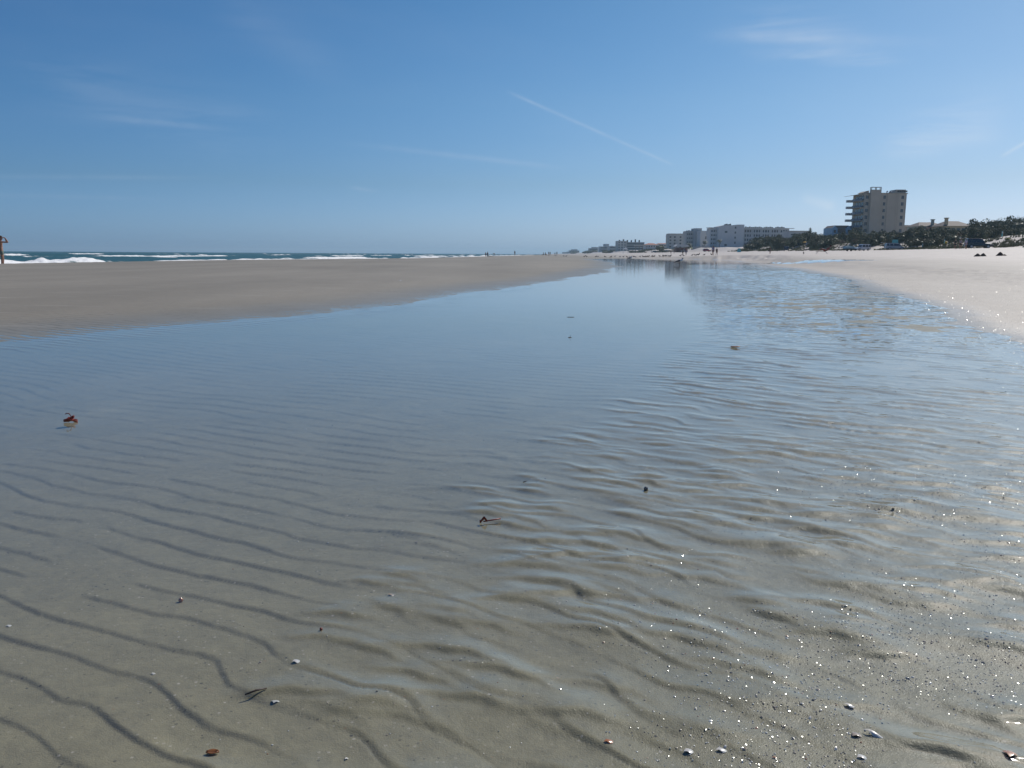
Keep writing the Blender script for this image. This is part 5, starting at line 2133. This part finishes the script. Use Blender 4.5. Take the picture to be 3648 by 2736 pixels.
def curled_leaf(q, L_, W_, curl, lift, mi=0):
    n_ = 7
    rows_ = []
    for i in range(n_):
        f = i / (n_ - 1)
        w_ = W_ * math.sin(math.pi * (.08 + .86 * f)) ** .8
        rows_.append([q.verts.new(((f - .5) * L_, w_ * s_, lift + curl * abs(s_) ** 1.5 + .25 * curl * (2 * f - 1) ** 2)) for s_ in (-1, -.5, 0, .5, 1)])
    for i in range(n_ - 1):
        for k in range(4):
            q.faces.new((rows_[i][k], rows_[i][k + 1], rows_[i + 1][k + 1], rows_[i + 1][k])).material_index = mi


def debris(nm, label, cat, px_, py_, build, m, rz=0., z=None, group=None):
    p = flat(px_, py_, 0)
    q = BM()
    build(q)
    o = obj(nm, q, m, smooth=True)
    zz = (-.006 if nm == 'curled_leaf' else -.002 if (nm in ('curled_leaf', 'leaf_scrap', 'brown_leaf', 'dark_leaf') and gz(p.x, p.y) < -.002) else gz(p.x, p.y)) if z is None else z
    o.location = (p.x, p.y, zz)
    o.rotation_euler = (0, 0, rz)
    tag(o, label, cat, group)
    sol = o.modifiers.new('s', 'SOLIDIFY') if nm.endswith('leaf') else None
    if sol:
        sol.thickness = .0012
    return o


def b1(q):
    n0 = len(q.verts)
    curled_leaf(q, .052, .020, .012, .002)
    q.verts.ensure_lookup_table()
    for v in q.verts[n0:]:
        v.co.z += .010 * (1 - min(1, abs(v.co.x + .004) / .022)) + .003 * math.sin(v.co.x * 190) * math.cos(v.co.y * 160)
    n1 = len(q.verts)
    curled_leaf(q, .034, .011, .010, .002)
    q.verts.ensure_lookup_table()
    for v in q.verts[n1:]:
        x_, y_ = v.co.x, v.co.y
        v.co = Vector((x_ * .6 - y_ * .75 + .004, x_ * .5 + y_ * .6, v.co.z + .012 + x_ * .45))
    tube(q, [(.0, 0, .010), (.002, .004, .030), (-.004, .004, .042), (-.014, .003, .044), (-.018, .003, .040)], .0020, 6)


debris('curled_leaf', 'curled red leaf with a hooked stem floating in the pool at left', 'leaf', 252, 1504, b1, M['redleaf'], R(20))


def b2(q):
    curled_leaf(q, .020, .006, .007, .001)
    q.verts.ensure_lookup_table()
    for v in q.verts:
        v.co.z += max(0, .012 - abs(v.co.x - .002) * 1.4)
    tube(q, [(.0, 0, .006), (.022, .004, .008), (.046, .006, .011)], .0018, 6)


debris('leaf_scrap', 'small dark red leaf scrap with a short twig near the middle of the pool', 'leaf', 1722, 1863, b2, M['redleaf'], R(5))
debris('twig', 'thin dark twig lying on the sand at lower left', 'twig', 912, 2472, lambda q: tube(q, [(-.016, -.006, .004), (0, .001, .006), (.016, .007, .005)], [.0012, .0016, .001], 6), M['twig'], R(10))
debris('red_seed', 'small orange red seed on the sand at lower left', 'seed', 643, 2120, lambda q: blob(q, (0, 0, .004), (.005, .004, .005), 2), M['shello'])
debris('dark_berry', 'tiny dark red berry near the bottom left of centre', 'berry', 1144, 2245, lambda q: blob(q, (0, 0, .003), (.003, .003, .003), 2), M['redleaf'])
debris('brown_leaf', 'brown orange leaf fragment at the bottom left', 'leaf', 757, 2682, lambda q: curled_leaf(q, .018, .006, .003, .001), M['brownleaf'], R(5), z=gz(*flat(757, 2682).xy))
debris('dark_leaf', 'dark floating leaf far out in the pool, upper of two', 'leaf', 2033, 1130, lambda q: curled_leaf(q, .075, .010, .004, .0005), M['twig'], R(0))
debris('dark_leaf', 'small dark floating leaf far out in the pool, lower of two', 'leaf', 2030, 1203, lambda q: (curled_leaf(q, .030, .006, .004, .0005), tube(q, [(0, 0, .004), (.006, 0, .024)], .0015, 6)), M['twig'], R(15))
debris('brown_leaf', 'flat brown leaf floating right of centre in the pool', 'leaf', 2620, 1239, lambda q: curled_leaf(q, .075, .02, .006, .003), M['brownleaf'], R(10))
debris('pebble', 'wet pebble catching the sun among the ripples right of centre', 'pebble', 2301, 1749, lambda q: blob(q, (0, 0, .004), (.007, .005, .007), 2), M['shelld'])
debris('twig_bit', 'tiny dark twig bit left of the ripple crests at centre', 'twig', 1870, 1719, lambda q: tube(q, [(-.006, 0, .004), (.006, .002, .007)], .0012, 6), M['twig'])


def shell(q, a, b, h):
    """a shallow bivalve half: domed fan"""
    n_ = 12
    ap = q.verts.new((-a * .8, 0, h * .5))
    prev_ = None
    for f in (.45, .8, 1.):
        cur = []
        for i in range(n_ + 1):
            an = -1.25 + 2.5 * i / n_
            cur.append(q.verts.new((-a * .8 + f * a * 1.8 * math.cos(an * .75), f * b * 1.25 * math.sin(an), h * (1 - f ** 2) + .0005 + (.0004 if i % 2 else 0))))
        for i in range(n_):
            if prev_ is None:
                q.faces.new((ap, cur[i], cur[i + 1]))
            else:
                q.faces.new((prev_[i], cur[i], cur[i + 1], prev_[i + 1]))
        prev_ = cur


def sh(label, px_, py_, a, m, rz=0., b=None, group=None, h=None):
    return debris('shell', label, 'shell', px_, py_, lambda q: shell(q, a, b or a * .75, h or a * .45), M[m], R(rz), group=group)


sh('largest bluish white shell at the bottom left of centre', 1053, 2357, .0075, 'shellw', 20, .006)
sh('cream white shell just below and left of a small dark patch, bottom left of centre', 979, 2497, .0055, 'shellw', 80, .006)
sh('white shell at the left edge beside a dark ripple line', 27, 2203, .0055, 'shellw', 30)
sh('small white oblong shell low on the left side', 543, 2385, .0045, 'shellw', 0, .0025)
sh('long narrow white shell at lower right among the sparkling grit', 3104, 2628, .016, 'shellw', -38, .004)
sh('tan shell with a lit rim beside the long narrow white shell', 3047, 2630, .009, 'shellt', 30)
sh('cream round shell near the bottom right', 2450, 2683, .008, 'shellw', 10)
sh('cream oval shell right of the round one near the bottom right', 2566, 2680, .009, 'shellw', 0, .005)
sh('curved white shell in the lower right, above the long narrow one', 3022, 2521, .009, 'shellw', -25, .004)
sh('orange shell in the bottom right corner', 3595, 2712, .011, 'shello', 60)
sh('white shell above the orange one in the bottom right corner', 3066, 2706, .008, 'shellw', 15)
sh('pale tan shell in the lower middle among dark specks', 1391, 2118, .008, 'shellt', 20, .006)
sh('orange tan shell low at the centre right bottom', 2165, 2652, .008, 'shello', 10, .005)
sh('small white shell on the far left sand, above the pool edge', 1425, 1003, .05, 'shellw', 0, .03)

# loose shell hash: a few hundred pieces counted, the rest as grit
groups = [('shellw', 'small white broken shell piece on the wet ripples at right', 'white shell pieces'), ('shellt', 'small tan broken shell piece on the wet ripples at right', 'tan shell pieces'),
          ('shelld', 'small dark broken shell piece on the wet ripples at right', 'dark shell pieces'), ('shello', 'small orange broken shell piece on the wet ripples at right', 'orange shell pieces')]
g = random.Random(77)
base_sh = []
for m_, lab, gp_ in groups:
    for v_ in range(3):
        q = BM()
        shell(q, 1., g.uniform(.45, .9), g.uniform(.35, .8))
        me = bpy.data.meshes.new('shell_piece')
        q.to_mesh(me)
        q.free()
        me.materials.append(M[m_])
        me.polygons.foreach_set('use_smooth', [True] * len(me.polygons))
        base_sh.append(me)


def trough_shift(x, y):
    return x, y


pts_, tries = [], 0
cxs, cys = [], []
while len(pts_) < 5200 and tries < 200000:
    tries += 1
    Y_ = 1.0 * (8.5 / 1.0) ** g.random()
    X_ = g.uniform(-.45, .66) * Y_
    dens = float(sstep(np.array(X_ - (.02 + .27 * Y_) + .15 * (2.2 - Y_)), -.55, .45))
    pn = vn(np.array([X_ * 3.1 - Y_]), np.array([Y_ * 3.1 + X_]), 201)[0]
    dens = .02 + dens * dens * max(0, (pn - .35) * 2.2)
    if Y_ > 3:
        dens *= max(.0, 1 - (Y_ - 3) / 6)
    if g.random() < dens:
        pts_.append((X_, Y_))
PX = np.array([[p[0] for p in pts_]])
PY = np.array([[p[1] for p in pts_]])
PZ = near_height(PX, PY, pool_sd(PX, PY), np.hypot(PX, PY))[0][0]
big = 0
grit = {k: BM() for k in range(5)}
for i, (X_, Y_) in enumerate(pts_):
    k = g.choices((0, 1, 2, 3), (4, 8, 1.4, .7))[0]
    if i % 22 == 0 and big < 150:
        s = g.uniform(.0018, .0036) * (1 + .14 * Y_)
        o = bpy.data.objects.new('shell_piece', base_sh[k * 3 + g.randrange(3)])
        C.objects.link(o)
        o.location = (X_, Y_, PZ[i] + .0004)
        o.scale = (s, s, s)
        o.rotation_euler = (g.uniform(-.35, .35), g.uniform(-.35, .35), g.uniform(0, 6.28))
        tag(o, groups[k][1], 'shell', groups[k][2])
        big += 1
    else:
        s = g.uniform(.0004, .0011) * (1 + .22 * Y_) * (1.5 if g.random() < .1 else 1)
        blob(grit[k], (X_, Y_, PZ[i] + s * .3), (s * g.uniform(.8, 1.6), s * g.uniform(.8, 1.6), s * g.uniform(.5, .9)), 1, k, .15, g)
q = BM()
tmp = bpy.data.meshes.new('tmp')
# flat metallic flakes added to make sun glints, each at its own tilt
fx, fy = [], []
while len(fx) < 9000:
    Y_ = 1.0 * 26 ** g.random()
    X_ = g.uniform(-.1, .72) * Y_
    if Y_ < 4.2:
        d_ = float(sstep(np.array(X_ - (.06 + .27 * Y_) + .15 * (2.2 - Y_)), -.5, .5))
        d_ *= .04 + 1.3 * max(0, vn(np.array([X_ * 3.1 - Y_]), np.array([Y_ * 3.1 + X_]), 201)[0] - .3)
    else:
        dx_ = X_ - float(edge_x(np.array(Y_)))
        d_ = 1.0 * math.exp(-(dx_ / .35) ** 2) + (.42 if dx_ > 0 else 0) + (.05 if Y_ < 8 and X_ > .35 * Y_ else 0)
    if g.random() < d_ * .8:
        fx.append(X_)
        fy.append(Y_)
n_near = len(fx)
while len(fx) < n_near + 6500:            # more added glint flakes on the wet slope along the right bank
    Y_ = 4.2 * 7.5 ** g.random()
    dx_ = abs(g.gauss(0, 1)) * (.25 + .05 * Y_) - .15 if g.random() < .55 else g.uniform(0, .72 * Y_ - float(edge_x(np.array(Y_))) + .3)
    X_ = float(edge_x(np.array(Y_))) + dx_
    if 0 < X_ < .74 * Y_:
        fx.append(X_)
        fy.append(Y_)
FX, FY = np.array([fx]), np.array([fy])
FZ = near_height(FX, FY, pool_sd(FX, FY), np.hypot(FX, FY))[0][0]
for i_, (X_, Y_, Z_) in enumerate(zip(fx, fy, FZ)):
    s = (.0003 + .0010 * g.random() ** 2.6) * (1 + .17 * Y_)
    if i_ >= n_near:
        s = (.0003 + .0012 * g.random() ** 2.6) * (1 + .18 * Y_)
    nv = Vector((g.gauss(0, .22), g.gauss(0, .22), 1)).normalized()
    ux = nv.orthogonal().normalized()
    uy = nv.cross(ux)
    c_ = Vector((X_, Y_, Z_ + .0006 + s * .4))
    n_ = 6
    top_ = [grit[4].verts.new(c_ + (ux * math.cos(a_ * 1.047) * g.uniform(.7, 1.1) + uy * math.sin(a_ * 1.047) * g.uniform(.7, 1.1)) * s) for a_ in range(n_)]
    bot_ = [grit[4].verts.new(v_.co - nv * s * .35) for v_ in top_]
    grit[4].faces.new(top_).material_index = 4
    grit[4].faces.new(bot_[::-1]).material_index = 4
    for a_ in range(n_):
        grit[4].faces.new((top_[a_], bot_[a_], bot_[(a_ + 1) % n_], top_[(a_ + 1) % n_])).material_index = 4
for k in range(5):
    grit[k].to_mesh(tmp)
    grit[k].free()
    q.from_mesh(tmp)
bpy.data.meshes.remove(tmp)
go = obj('shell_grit_and_glints', q, [M[m_] for m_, _, _ in groups] + [M['glint']])
tag(go, kind='stuff')
